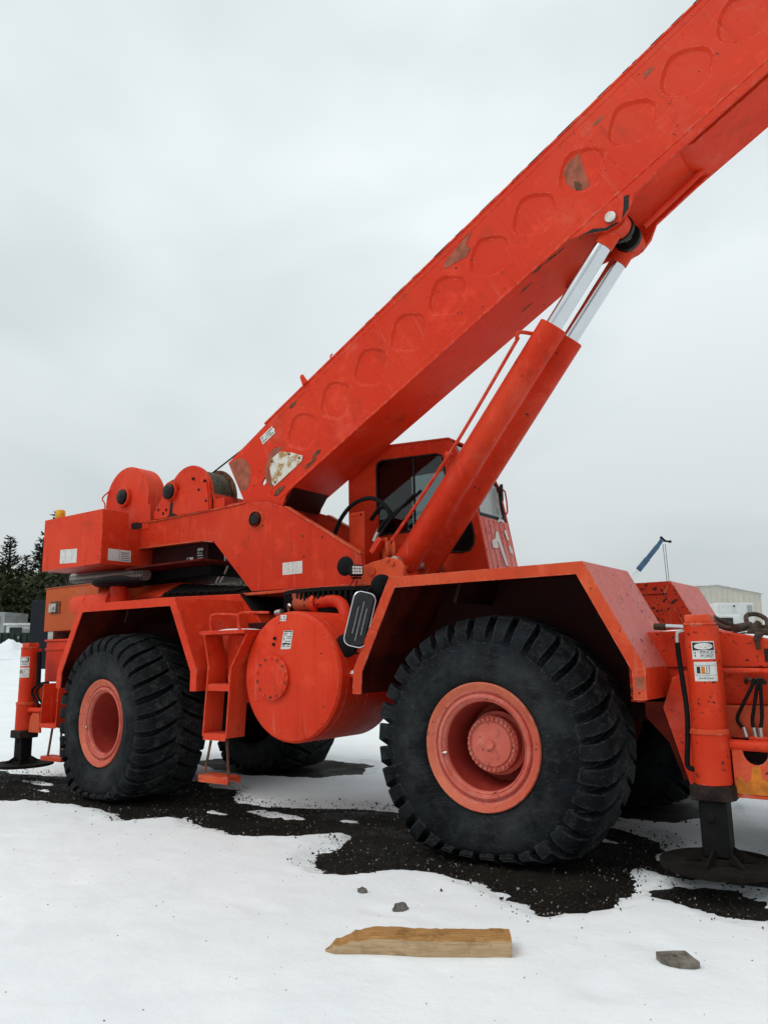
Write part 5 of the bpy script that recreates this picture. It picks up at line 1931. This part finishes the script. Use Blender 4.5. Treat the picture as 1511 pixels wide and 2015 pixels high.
# broken timber
lx0, ly0, lx1, ly1 = 0.225, -2.045, 0.995, -1.565
dv = Vector((lx1 - lx0, ly1 - ly0, 0))
L_ = dv.length
dv.normalize()
sv_ = Vector((-dv.y, dv.x, 0))
rl = random.Random(21)
NS, sec = 40, []
mb = MB()
rings = []
for i in range(NS + 1):
    u = i / NS
    s_ = u * L_
    # broken left end: top surface falls away and the section tapers
    k = min(1.0, u / 0.24)
    hgt = 0.085 * (0.42 + 0.58 * k ** 0.8) + rl.uniform(-0.0025, 0.0025) * (1 if u < 0.98 else 0)
    if u < 0.24:
        hgt += rl.uniform(-0.006, 0.006)
    wd = 0.165 * (0.30 + 0.70 * min(1.0, (u / 0.20)) ** 0.7)
    if u < 0.05:
        hgt *= 0.35 + 0.65 * u / 0.05
        wd *= 0.25 + 0.75 * u / 0.05
    front = -0.0 + 0.004 * math.sin(u * 9) + (0.0 if u > 0.05 else (0.05 - u) * 0.6)
    base = Vector((lx0, ly0, 0)) + dv * s_
    bz = snow_top(base.x, base.y) - 0.006
    p = [base + sv_ * (front + 0.003), base + sv_ * front, base + sv_ * (front + 0.002), base + sv_ * (front + 0.010), base + sv_ * (front + wd * 0.5), base + sv_ * (front + wd - 0.008), base + sv_ * (front + wd), base + sv_ * (front + wd)]
    zz = [0.0, 0.012, hgt * 0.9, hgt, hgt + 0.004 + rl.uniform(-0.002, 0.002), hgt * 0.98, hgt * 0.9, 0.0]
    rings.append([(q.x, q.y, bz + z) for q, z in zip(p, zz)])
mb.loft(rings)
m_ = len(rings[0])
mb.mi = [1 if (i < NS * m_ and i % m_ in (0, 1)) else 0 for i in range(len(mb.f))]
o = mb.build('timber', ['timber', 'timber_face'], smooth=25)
tag(o, 'short piece of brown squared timber with a broken end lying on the snow', 'timber')
mo = o.matrix_world.copy()
# texture runs along the grain: put the object's own axes along the timber
rotz = math.atan2(dv.y, dv.x)
o.data.transform(Matrix.Rotation(-rotz, 4, 'Z') @ Matrix.Translation((-lx0, -ly0, 0)))
o.matrix_world = Matrix.Translation((lx0, ly0, 0)) @ Matrix.Rotation(rotz, 4, 'Z')


def rock(name, x, y, w, d, h, label, seed, mat='stone', flat=False):
    bm = bmesh.new()
    bmesh.ops.create_icosphere(bm, subdivisions=3, radius=1)
    for v in bm.verts:
        n = noise.noise(v.co * 1.6 + Vector((seed, 0, 0))) * 0.28 + noise.noise(v.co * 4 + Vector((0, seed, 0))) * 0.10
        v.co *= 1 + n
        v.co = Vector((v.co.x * w / 2, v.co.y * d / 2, max(-0.6, min(v.co.z, 0.7 if flat else 2)) * h / 1.3))
    for f in bm.faces:
        f.smooth = True
    me = bpy.data.meshes.new(name)
    bm.to_mesh(me)
    bm.free()
    me.materials.append(MATS[mat])
    o = bpy.data.objects.new(name, me)
    COL.objects.link(o)
    o.location = (x, y, snow_top(x, y) + h * 0.22)
    o.rotation_euler = (0, 0, 0.63 + seed * 0.1)
    return tag(o, label, 'stone')


rock('stone', -0.25, -1.13, 0.062, 0.05, 0.030, 'smallest grey stone on the snow in front of the big wheel', 1.0)
rock('stone', 0.13, -1.262, 0.088, 0.07, 0.042, 'rounded grey stone on the snow just behind the timber', 2.4)
ch_ = empty('concrete_chunk', (1.66, -1.19, snow_top(1.66, -1.19)), (0.03, -0.02, 0.62))
tag(ch_, 'flat broken piece of grey concrete with a hole lying on the snow', 'concrete')
mb = MB()
ot = [(-0.082, 0.055), (-0.075, -0.005), (-0.05, -0.04), (-0.01, -0.062), (0.05, -0.070), (0.088, -0.052), (0.075, -0.01), (0.062, 0.06), (0.0, 0.062)]
hl_ = oval(-0.005, 0.01, 0.022, 0.026, 0, 12)
loops = [ot, hl_]
flat = [p for l in loops for p in l]
tris = tessellate_polygon([[Vector((p[0], p[1], 0)) for p in l] for l in loops])
n = len(flat)
v = [(p[0], p[1], 0.0) for p in flat] + [(p[0], p[1], 0.034 + 0.05 * p[1]) for p in flat]
f = [tuple(reversed(t_)) for t_ in tris] + [tuple(i + n for i in t_) for t_ in tris]
k = 0
for l in loops:
    m = len(l)
    f += [(k + i, k + (i + 1) % m, n + k + (i + 1) % m, n + k + i) for i in range(m)]
    k += m
mb.add(v, f)
mb.build('slab', 'concrete', ch_, bevel=0.004)

# rusty shackle and rope sling lying on the front deck
def local_tube(name, pts, r, mat, label, cat, n=10, sub=6):
    mb = MB()
    mb.tube([on_crane(*p) for p in pts], r, n, sub)
    return tag(mb.build(name, mat), label, cat)


sh = empty('lifting_shackle', on_crane(1.6, 0.8, 1.62))
tag(sh, 'large rusty brown shackle lying on the front deck behind the jack', 'shackle')
def sh_part(name, pts, r, mat='chain_rust', n=12, sub=6):
    mb = MB()
    o_ = Vector(on_crane(1.6, 0.8, 1.62))
    mb.tube([Vector(on_crane(*p)) - o_ for p in pts], r, n, sub)
    return mb.build(name, mat, sh)
sh_part('bow', [(1.56, 1.12, 1.66), (1.50, 0.98, 1.70), (1.49, 0.84, 1.715), (1.52, 0.74, 1.68), (1.60, 0.70, 1.635), (1.70, 0.70, 1.622)], 0.019)
sh_part('pin', [(1.68, 0.62, 1.625), (1.72, 0.90, 1.65)], 0.03, sub=1)
sl = empty('wire_sling', on_crane(1.85, 0.8, 1.6))
tag(sl, 'dark greasy wire rope sling with eyes heaped on the front deck', 'sling')
def sl_part(name, pts, r, mat='chain_rust', n=10, sub=6):
    mb = MB()
    o_ = Vector(on_crane(1.85, 0.8, 1.6))
    mb.tube([Vector(on_crane(*p)) - o_ for p in pts], r, n, sub)
    return mb.build(name, mat, sl)
sl_part('eye', [(1.76, 0.80, 1.60), (1.70, 0.92, 1.68), (1.68, 1.06, 1.73), (1.74, 1.10, 1.735), (1.82, 0.98, 1.69), (1.84, 0.86, 1.63)], 0.017)
sl_part('clamp', [(1.76, 0.74, 1.61), (1.80, 0.80, 1.66)], 0.027, sub=1)
sl_part('rope', [(1.74, 0.72, 1.60), (1.82, 0.72, 1.60), (1.92, 0.72, 1.585), (2.05, 0.76, 1.57), (2.2, 0.9, 1.55)], 0.026)
sl_part('rope', [(1.80, 0.84, 1.63), (1.90, 0.86, 1.625), (2.0, 0.92, 1.60), (2.2, 1.1, 1.57)], 0.022)
sl_part('hanging_end', [(1.86, 0.52, 1.578), (1.845, 0.485, 1.575), (1.835, 0.478, 1.53), (1.842, 0.478, 1.48)], [0.017, 0.021, 0.014, 0.012])


# patches of snow left on the machine
def snow_patch(x0, x1, y0, y1, zf, th, label, seed, steps=(22, 14)):
    nx, ny = steps
    mb = MB()
    vv = []
    ok = {}
    for i in range(nx + 1):
        for j in range(ny + 1):
            x, y = x0 + (x1 - x0) * i / nx, y0 + (y1 - y0) * j / ny
            e = min(i, nx - i) / nx * 4
            e = min(e, min(j, ny - j) / ny * 4)
            e = max(0.0, min(1.0, e + noise.noise(Vector((x * 5, y * 5, seed))) * 0.9 - 0.25))
            vv.append(on_crane(x, y, zf(x, y) - 0.006 + (th + 0.006) * math.sqrt(e)))
    F = [(i * (ny + 1) + j, (i + 1) * (ny + 1) + j, (i + 1) * (ny + 1) + j + 1, i * (ny + 1) + j + 1) for i in range(nx) for j in range(ny)]
    mb.add(vv, F)
    o = mb.build('snow_patch', 'snow_clump', smooth=60, recalc=False)
    return tag(o, label, 'snow')


deck = lambda x, y: 1.62 if x < 1.55 else 1.62 - (x - 1.55) * 0.1905
snow_patch(1.15, 1.52, 0.53, 1.1, deck, 0.012, 'thin snow on the deck between the front fenders', 1.0)
snow_patch(1.56, 2.5, 0.53, 1.2, deck, 0.016, 'thin snow on the sloping front deck under the sling', 2.0)
snow_patch(-3.02, -2.62, 0.03, 0.5, lambda x, y: 1.748, 0.02, 'frozen snow on the step platform beside the tank', 3.0)
snow_patch(-1.50, -1.22, 0.225, 0.335, lambda x, y: 1.33, 0.03, 'small heap of snow on the step behind the front fender', 4.0, (10, 8))
snow_patch(-3.95, -3.0, 1.25, 2.1, lambda x, y: 1.862, 0.03, 'snow lying on the deck in front of the slew ring', 5.0)

# ------------------------------------------------------------------ far surroundings
FW = Vector((-math.sin(0.63), math.cos(0.63), 0))
RT = Vector((math.cos(0.63), math.sin(0.63), 0))


def far(lat, D):
    """a point on the ground, D metres ahead and lat metres to the right of where the photographer stood"""
    p = Vector((2.855, -5.16, 0)) + FW * D + RT * lat
    return Vector((p.x, p.y, terrain(p.x, p.y)))


def yard_box(mb, lat0, lat1, D0, D1, z0, z1, mi=0):
    """box squared up to the yard fence line"""
    c0 = Vector((2.855, -5.16, 0)) + FW * (D0 + D1) / 2 + RT * (lat0 + lat1) / 2
    mb.obox((c0.x, c0.y, (z0 + z1) / 2), RT * (lat1 - lat0) / 2, FW * (D1 - D0) / 2, Vector((0, 0, (z1 - z0) / 2)), mi)
    return mb


def spruce(seed, h, mat):
    rr = random.Random(seed)
    tr, cr_ = MB(), MB()
    tr.tube([(0, 0, -0.3), (0.05, 0.03, h * 0.5), (0, 0, h)], [0.20 * h / 9, 0.15 * h / 9, 0.11 * h / 9, 0.07 * h / 9, 0.02], 7, 4)
    z = h * 0.06
    while z < h * 0.99:
        u = z / h
        nb = rr.randint(5, 7)
        for k in range(nb):
            a = rr.uniform(0, 2 * math.pi)
            ln = (h * 0.30) * (1 - u) ** 0.95 * rr.uniform(0.55, 1.2) + 0.15
            if rr.random() < 0.06:
                continue
            dirv = Vector((math.cos(a), math.sin(a), rr.uniform(-0.15, 0.30) + 0.25 * u))
            p0 = Vector((0, 0, z))
            p1 = p0 + dirv * ln + Vector((0, 0, 0.10 * ln))
            if rr.random() < 0.4:
                tr.tube([p0, (p0 + p1) / 2, p1], [0.03, 0.018, 0.008], 4, 2)
            m = max(6, int(ln * 17))
            for q in range(m):
                f_ = (q + rr.random()) / m
                if f_ < 0.12:
                    continue
                c = p0.lerp(p1, f_) + Vector((rr.gauss(0, 0.07), rr.gauss(0, 0.07), rr.gauss(0, 0.06)))
                sd = Vector((-dirv.y, dirv.x, 0)).normalized() * rr.choice((-1, 1))
                dr = (dirv.normalized() * rr.uniform(0.2, 0.9) + sd * rr.uniform(0.2, 0.8) + Vector((0, 0, rr.uniform(-0.30, 0.45)))).normalized()
                l2 = rr.uniform(0.22, 0.50) * (0.7 + 0.5 * (1 - u))
                w2 = dr.cross(Vector((rr.uniform(-1, 1), rr.uniform(-1, 1), 1))).normalized() * l2 * rr.uniform(0.14, 0.24)
                cr_.add([c - w2, c + w2, c + dr * l2 * 0.7 + w2 * 0.6, c + dr * l2, c + dr * l2 * 0.65 - w2 * 0.7], [(0, 1, 2, 3, 4)])
        z += h * 0.022 * rr.uniform(0.8, 1.25)
    e = empty('pine_tree')
    tr.build('trunk', 'bark', e)
    cr_.build('crown', mat, e, recalc=False, smooth=180)
    return e


proto = [spruce(1, 9.5, 'needles'), spruce(2, 9.0, 'needles'), spruce(3, 9.2, 'needles_olive')]
tl = [(-45, 57, 0, 0.84, 'dark pine at the left edge behind the grey storage bay'),
      (4, 59, 1, 0.94, 'dark pine rising above the storage bay and the snow heap'),
      (40, 62, 2, 0.80, 'shorter olive green pine in the dip between two taller pines'),
      (70, 60, 1, 0.94, 'dark pine with a ragged side just left of the tallest pine'),
      (98, 57, 0, 1.06, 'tallest dark pine rising beside the counterweight'),
      (138, 60, 2, 0.92, 'olive green pine partly hidden below the counterweight'),
      (185, 59, 1, 0.92, 'dark pine seen under the counterweight beside the air cleaner'),
      (235, 61, 2, 0.90, 'olive green pine hidden behind the engine hood'),
      (300, 62, 0, 0.85, 'dark pine behind the winches, farthest right of the pines')]
used = set()
for lat, D, k, sc_, lab in tl:
    if k in used:
        o = copy_tree(proto[k])
    else:
        o = proto[k]
        used.add(k)
    p = far((lat - 755) * D / 1535, D)
    o.location = p
    o.rotation_euler = (0, 0, lat * 1.7)
    o.scale = (sc_ * 1.05, sc_ * 1.05, sc_)
    tag(o, lab, 'tree', 'pines along the edge of the yard')


def bare_shrub(seed, h):
    rr = random.Random(seed)
    mb = MB()
    def grow(p, d, ln, r, lev):
        q = p + d * ln
        mb.tube([p, (p + q) / 2 + Vector((rr.gauss(0, 0.04), rr.gauss(0, 0.04), 0)) * ln, q], [r, r * 0.8, r * 0.6], 3, 1)
        if lev == 0:
            return
        for _ in range(rr.randint(3, 4)):
            nd = (d + Vector((rr.gauss(0, 0.5), rr.gauss(0, 0.5), rr.uniform(-0.1, 0.35)))).normalized()
            grow(p.lerp(q, rr.uniform(0.4, 1.0)), nd, ln * rr.uniform(0.55, 0.8), r * 0.6, lev - 1)
    for s_ in range(rr.randint(4, 6)):
        d = Vector((rr.gauss(0, 0.30), rr.gauss(0, 0.30), 1)).normalized()
        grow(Vector((rr.gauss(0, 0.4), rr.gauss(0, 0.4), 0)), d, h * rr.uniform(0.28, 0.40), 0.045, 4)
    return mb.build('branches', 'twig', recalc=False, smooth=60)


sb = [bare_shrub(5, 6.0), bare_shrub(6, 5.2)]
for i, (lat, D, k, sc_, lab) in enumerate(((-13.3, 46, 0, 1.3, 'bare brown shrub seen through the gap behind the slew ring'), (-11.2, 48, 1, 1.45, 'bare brown shrub right behind the drain hoses'), (-9.4, 45, 0, 1.25, 'bare brown shrub behind the boom pivot plate'),
                                         (-16.0, 49, 1, 1.4, 'bare brown shrub behind the engine grille'), (-7.0, 47, 1, 0.95, 'bare brown shrub behind the cylinder base'), (-18.6, 47, 0, 1.05, 'bare brown shrub beside the last pine'))):
    e = empty('bare_shrub')
    if i < 2:
        b = sb[k]
    else:
        b = sb[k].copy()
        COL.objects.link(b)
    b.parent = e
    e.location = far(lat, D)
    e.rotation_euler = (0, 0, lat)
    e.scale = (sc_,) * 3
    tag(e, lab, 'shrub', 'bare shrubs behind the crane')
# low undergrowth: dark evergreen mass behind the shrubs
mb = MB()
rr = random.Random(9)
for _ in range(34000):
    lat = rr.uniform(-34, -3.5)
    D = rr.uniform(50, 58)
    p = far(lat, D)
    hh = (5.4 if lat < -20 else 7.4 if lat < -7 else 6.0) * (0.88 + 0.10 * math.sin(lat * 1.9) + 0.08 * math.sin(lat * 5.1))
    c = p + Vector((0, 0, abs(rr.random()) ** 0.7 * hh))
    dr = Vector((rr.gauss(0, 1), rr.gauss(0, 1), rr.gauss(0.3, 0.6))).normalized()
    w2 = dr.orthogonal().normalized() * rr.uniform(0.05, 0.12)
    l2 = rr.uniform(0.25, 0.6)
    mb.add([c - w2, c + w2, c + dr * l2 * 0.7 + w2 * 0.7, c + dr * l2, c + dr * l2 * 0.6 - w2 * 0.7], [(0, 1, 2, 3, 4)])
tag(mb.build('undergrowth', 'needles_olive', recalc=False, smooth=180), 'dark tangled undergrowth along the edge of the wood', 'undergrowth', kind='stuff')

# snow heap
bm = bmesh.new()
bmesh.ops.create_grid(bm, x_segments=44, y_segments=36, size=1)
pc = far(-19.3, 40)
for v in bm.verts:
    r_ = math.hypot(v.co.x, v.co.y)
    k = max(0.0, 1 - r_)
    h = 0.95 * k ** 0.9 * (1 + 0.35 * noise.noise(v.co * 2.6)) + (0.10 * noise.noise(v.co * 9) + 0.05 * noise.noise(v.co * 22)) * min(1, k * 4)
    v.co = Vector((v.co.x * 2.0, v.co.y * 2.0, h - 0.03))
for f in bm.faces:
    f.smooth = True
me = bpy.data.meshes.new('snow_heap')
bm.to_mesh(me)
bm.free()
me.materials.append(MATS['snow_clump'])
o = bpy.data.objects.new('snow_heap', me)
COL.objects.link(o)
o.location = pc
tag(o, 'ploughed heap of snow at the left edge of the yard', 'snow heap')

# grey concrete bunker, trailer and dumpster at the far left
zb = far(-22.6, 47).z
e = empty('storage_bunker', far(-23.2, 47))
tag(e, 'open grey concrete storage bay at the far left below the pines', 'storage bay')
def part_box(parent, name, mat, lat0, lat1, D0, D1, z0, z1, bev=0.01):
    mb = MB()
    yard_box(mb, lat0, lat1, D0, D1, z0, z1)
    mb.v = [tuple(Vector(v) - Vector(parent.location)) for v in mb.v]
    return mb.build(name, mat, parent, bevel=bev)
part_box(e, 'roof_slab', 'grey_wall', -24.6, -22.45, 46, 49, zb + 2.10, zb + 2.35)
part_box(e, 'side_wall', 'grey_wall', -22.70, -22.46, 46, 49, zb, zb + 2.10)
part_box(e, 'back_wall', 'grey_wall', -24.6, -22.70, 48.7, 48.9, zb, zb + 2.10)
part_box(e, 'front_block', 'white_metal', -24.6, -23.15, 45.2, 45.9, zb, zb + 0.95)
e = empty('site_trailer', far(-21.5, 44))
tag(e, 'low pale site trailer with a dark window beside the storage bay', 'trailer')
zt_ = far(-21, 44).z
part_box(e, 'body', 'white_metal', -21.35, -19.85, 44, 46, zt_ + 1.0, zt_ + 1.62)
part_box(e, 'roof', 'white_metal', -21.5, -19.75, 43.9, 46.1, zt_ + 1.62, zt_ + 1.74)
part_box(e, 'window', 'dark_glass', -21.15, -20.45, 43.95, 43.99, zt_ + 1.10, zt_ + 1.50)
part_box(e, 'side_panel', 'grey_wall', -20.40, -19.95, 43.96, 43.99, zt_ + 1.18, zt_ + 1.42)
e = empty('dumpster', far(-20.5, 42))
tag(e, 'dark green steel dumpster in front of the pale trailer', 'dumpster')
zt_ = far(-20, 42).z
part_box(e, 'bin', 'green_bin', -20.75, -18.9, 42.1, 43.6, zt_, zt_ + 1.25)
for k in range(6):
    part_box(e, 'rib', 'green_bin', -20.7 + k * 0.34, -20.62 + k * 0.34, 42.0, 42.09, zt_ + 0.1, zt_ + 1.2)
part_box(e, 'sticker', 'white_metal', -19.75, -19.66, 42.06, 42.085, zt_ + 0.92, zt_ + 1.05)

# beige hall on the right
D = 110.0
g0 = far(50, D).z
e = empty('metal_hall', far(48, D))
tag(e, 'long beige metal hall with a low gable roof behind the trucks', 'building')
fpts = [(33.5, g0 - 1), (33.5, 9.35), (47.6, 9.95), (53.75, 8.75), (53.75, g0 - 1)]
def hall_prism(pts, D0, D1, name, mat):
    n = len(pts)
    o_ = Vector(e.location)
    b = Vector((2.855, -5.16, 0))
    v = [b + RT * l + FW * d + Vector((0, 0, z)) - o_ for d in (D0, D1) for l, z in pts]
    mb = MB()
    mb.add(v, [tuple(range(n)), tuple(range(2 * n - 1, n - 1, -1))] + [(i, (i + 1) % n, n + (i + 1) % n, n + i) for i in range(n)])
    return mb.build(name, mat, e)
hall_prism(fpts, D, D + 30, 'wall', 'beige_metal')
hall_prism([(33.2, 9.36), (47.6, 9.97), (54.05, 8.71), (54.05, 8.83), (47.6, 10.12), (33.2, 9.50)], D - 0.3, D + 30.3, 'roof', 'white_metal')
for k in range(26):
    l = 34.0 + k * 0.78
    part_box(e, 'cladding_rib', 'beige_metal', l, l + 0.10, D - 0.05, D - 0.002, g0, 8.6 if l > 51 else 9.2, 0)
part_box(e, 'corner_trim', 'white_metal', 53.55, 53.80, D - 0.1, D - 0.055, g0, 8.72, 0)

# white box truck and pickup in front of the hall
D = 45.0
zt = far(20, D).z
e = empty('box_truck', far(20, D))
tag(e, 'white box truck with ribbed body parked in front of the beige hall', 'truck')
part_box(e, 'box_body', 'white_metal', 19.35, 21.45, D, D + 5, zt + 0.9, zt + 2.82, 0.04)
for k in range(13):
    part_box(e, 'body_rib', 'white_metal', 19.42 + k * 0.155, 19.45 + k * 0.155, D - 0.025, D - 0.001, zt + 1.0, zt + 2.75, 0)
part_box(e, 'door_panel', 'grey_wall', 21.10, 21.36, D - 0.035, D - 0.026, zt + 2.25, zt + 2.66, 0)
part_box(e, 'vent', 'dark_glass', 20.28, 20.38, D - 0.035, D - 0.026, zt + 2.58, zt + 2.67, 0)
part_box(e, 'underbody', 'black_steel', 19.5, 21.3, D + 0.2, D + 4.8, zt + 0.45, zt + 0.9, 0)
for l in (19.7, 21.0):
    mb = MB()
    c = Vector((2.855, -5.16, 0)) + RT * l + FW * (D + 0.8) - Vector(e.location) + Vector((0, 0, zt + 0.45))
    mb.cyl(c - FW * 0.15, c + FW * 0.15, 0.45, 24)
    mb.build('wheel', 'black_rubber', e)
D = 39.0
zt = far(17, D).z
e = empty('service_truck', far(17, D))
tag(e, 'white service truck with long side window beside the box truck', 'truck')
part_box(e, 'body', 'white_metal', 16.0, 18.6, D, D + 2, zt + 0.55, zt + 1.62, 0.05)
part_box(e, 'cab', 'white_metal', 16.02, 18.0, D + 0.1, D + 1.9, zt + 1.63, zt + 2.14, 0.08)
part_box(e, 'side_window', 'cab_glass', 16.10, 16.55, D + 0.06, D + 0.098, zt + 1.68, zt + 2.0, 0)
part_box(e, 'side_window', 'dark_glass', 16.62, 16.82, D + 0.06, D + 0.098, zt + 1.68, zt + 2.0, 0)
part_box(e, 'windscreen', 'dark_glass', 16.92, 17.55, D + 0.06, D + 0.098, zt + 1.70, zt + 1.98, 0)
part_box(e, 'bonnet', 'white_metal', 17.2, 18.55, D - 0.05, D + 0.0, zt + 1.45, zt + 1.66, 0.02)
part_box(e, 'roof_rack', 'black_steel', 15.3, 16.25, D + 0.3, D + 0.4, zt + 2.34, zt + 2.38, 0)
part_box(e, 'grille', 'black_steel', 18.62, 18.78, D + 0.2, D + 0.6, zt + 1.15, zt + 1.55, 0)
for l in (16.5, 18.1):
    mb = MB()
    c = Vector((2.855, -5.16, 0)) + RT * l + FW * (D + 0.1) - Vector(e.location) + Vector((0, 0, zt + 0.42))
    mb.cyl(c - FW * 0.13, c + FW * 0.13, 0.42, 24)
    mb.build('wheel', 'black_rubber', e)

# distant blue and white crane
D = 70.0
e = empty('far_crane', far(20.5, D))
tag(e, 'distant crane with a blue and white telescopic boom and hanging ropes', 'crane')
zc_ = far(20.5, D).z
o_ = Vector(e.location)
def fp(l, z, d=D):
    return Vector((2.855, -5.16, 0)) + RT * l + FW * d + Vector((0, 0, z)) - o_
def boom_sec(l0, z0, l1, z1, hw, name, mat):
    a, b = fp(l0, z0), fp(l1, z1)
    d = (b - a).normalized()
    n = d.cross(FW).normalized()
    mb = MB()
    mb.obox((a + b) / 2, d * (b - a).length / 2, n * hw, FW * hw * 0.8)
    return mb.build(name, mat, e, bevel=0.02)
boom_sec(17.4, 1.7, 23.1, 8.25, 0.27, 'base_section', 'white_metal')
boom_sec(22.9, 8.0, 24.05, 9.33, 0.235, 'boom_section', 'blue_steel')
boom_sec(23.9, 9.15, 25.05, 10.5, 0.20, 'boom_section', 'blue_steel')
boom_sec(24.85, 10.25, 25.5, 11.1, 0.16, 'boom_section', 'blue_steel')
boom_sec(25.35, 11.35, 25.75, 10.95, 0.11, 'boom_head', 'navy_steel')
boom_sec(25.6, 11.0, 26.2, 10.9, 0.08, 'jib', 'navy_steel')
boom_sec(26.15, 10.9, 26.32, 10.93, 0.12, 'jib_sheave', 'navy_steel')
for a, b in (((25.55, 10.7), (25.95, 1.8)), ((25.75, 10.7), (26.12, 1.8))):
    mb = MB()
    mb.tube([fp(*a), fp(*b)], 0.025, 5, sub=1)
    mb.build('hoist_rope', 'cable_black', e)
mb = MB()
mb.cyl(fp(26.02, 1.9, D - 0.2), fp(26.02, 1.9, D + 0.2), 0.25, 16)
mb.build('hook_block', 'navy_steel', e)
part_box(e, 'carrier', 'blue_steel', 16.0, 21.5, D - 1.2, D + 1.2, zc_ + 0.7, zc_ + 1.5, 0.05)
part_box(e, 'turret', 'white_metal', 16.6, 18.6, D - 1.0, D + 1.0, zc_ + 1.5, zc_ + 2.3, 0.05)
for l in (16.8, 18.4, 20.6):
    mb = MB()
    mb.cyl(fp(l, zc_ + 0.6, D - 1.25), fp(l, zc_ + 0.6, D - 0.8), 0.6, 24)
    mb.build('wheel', 'black_rubber', e)
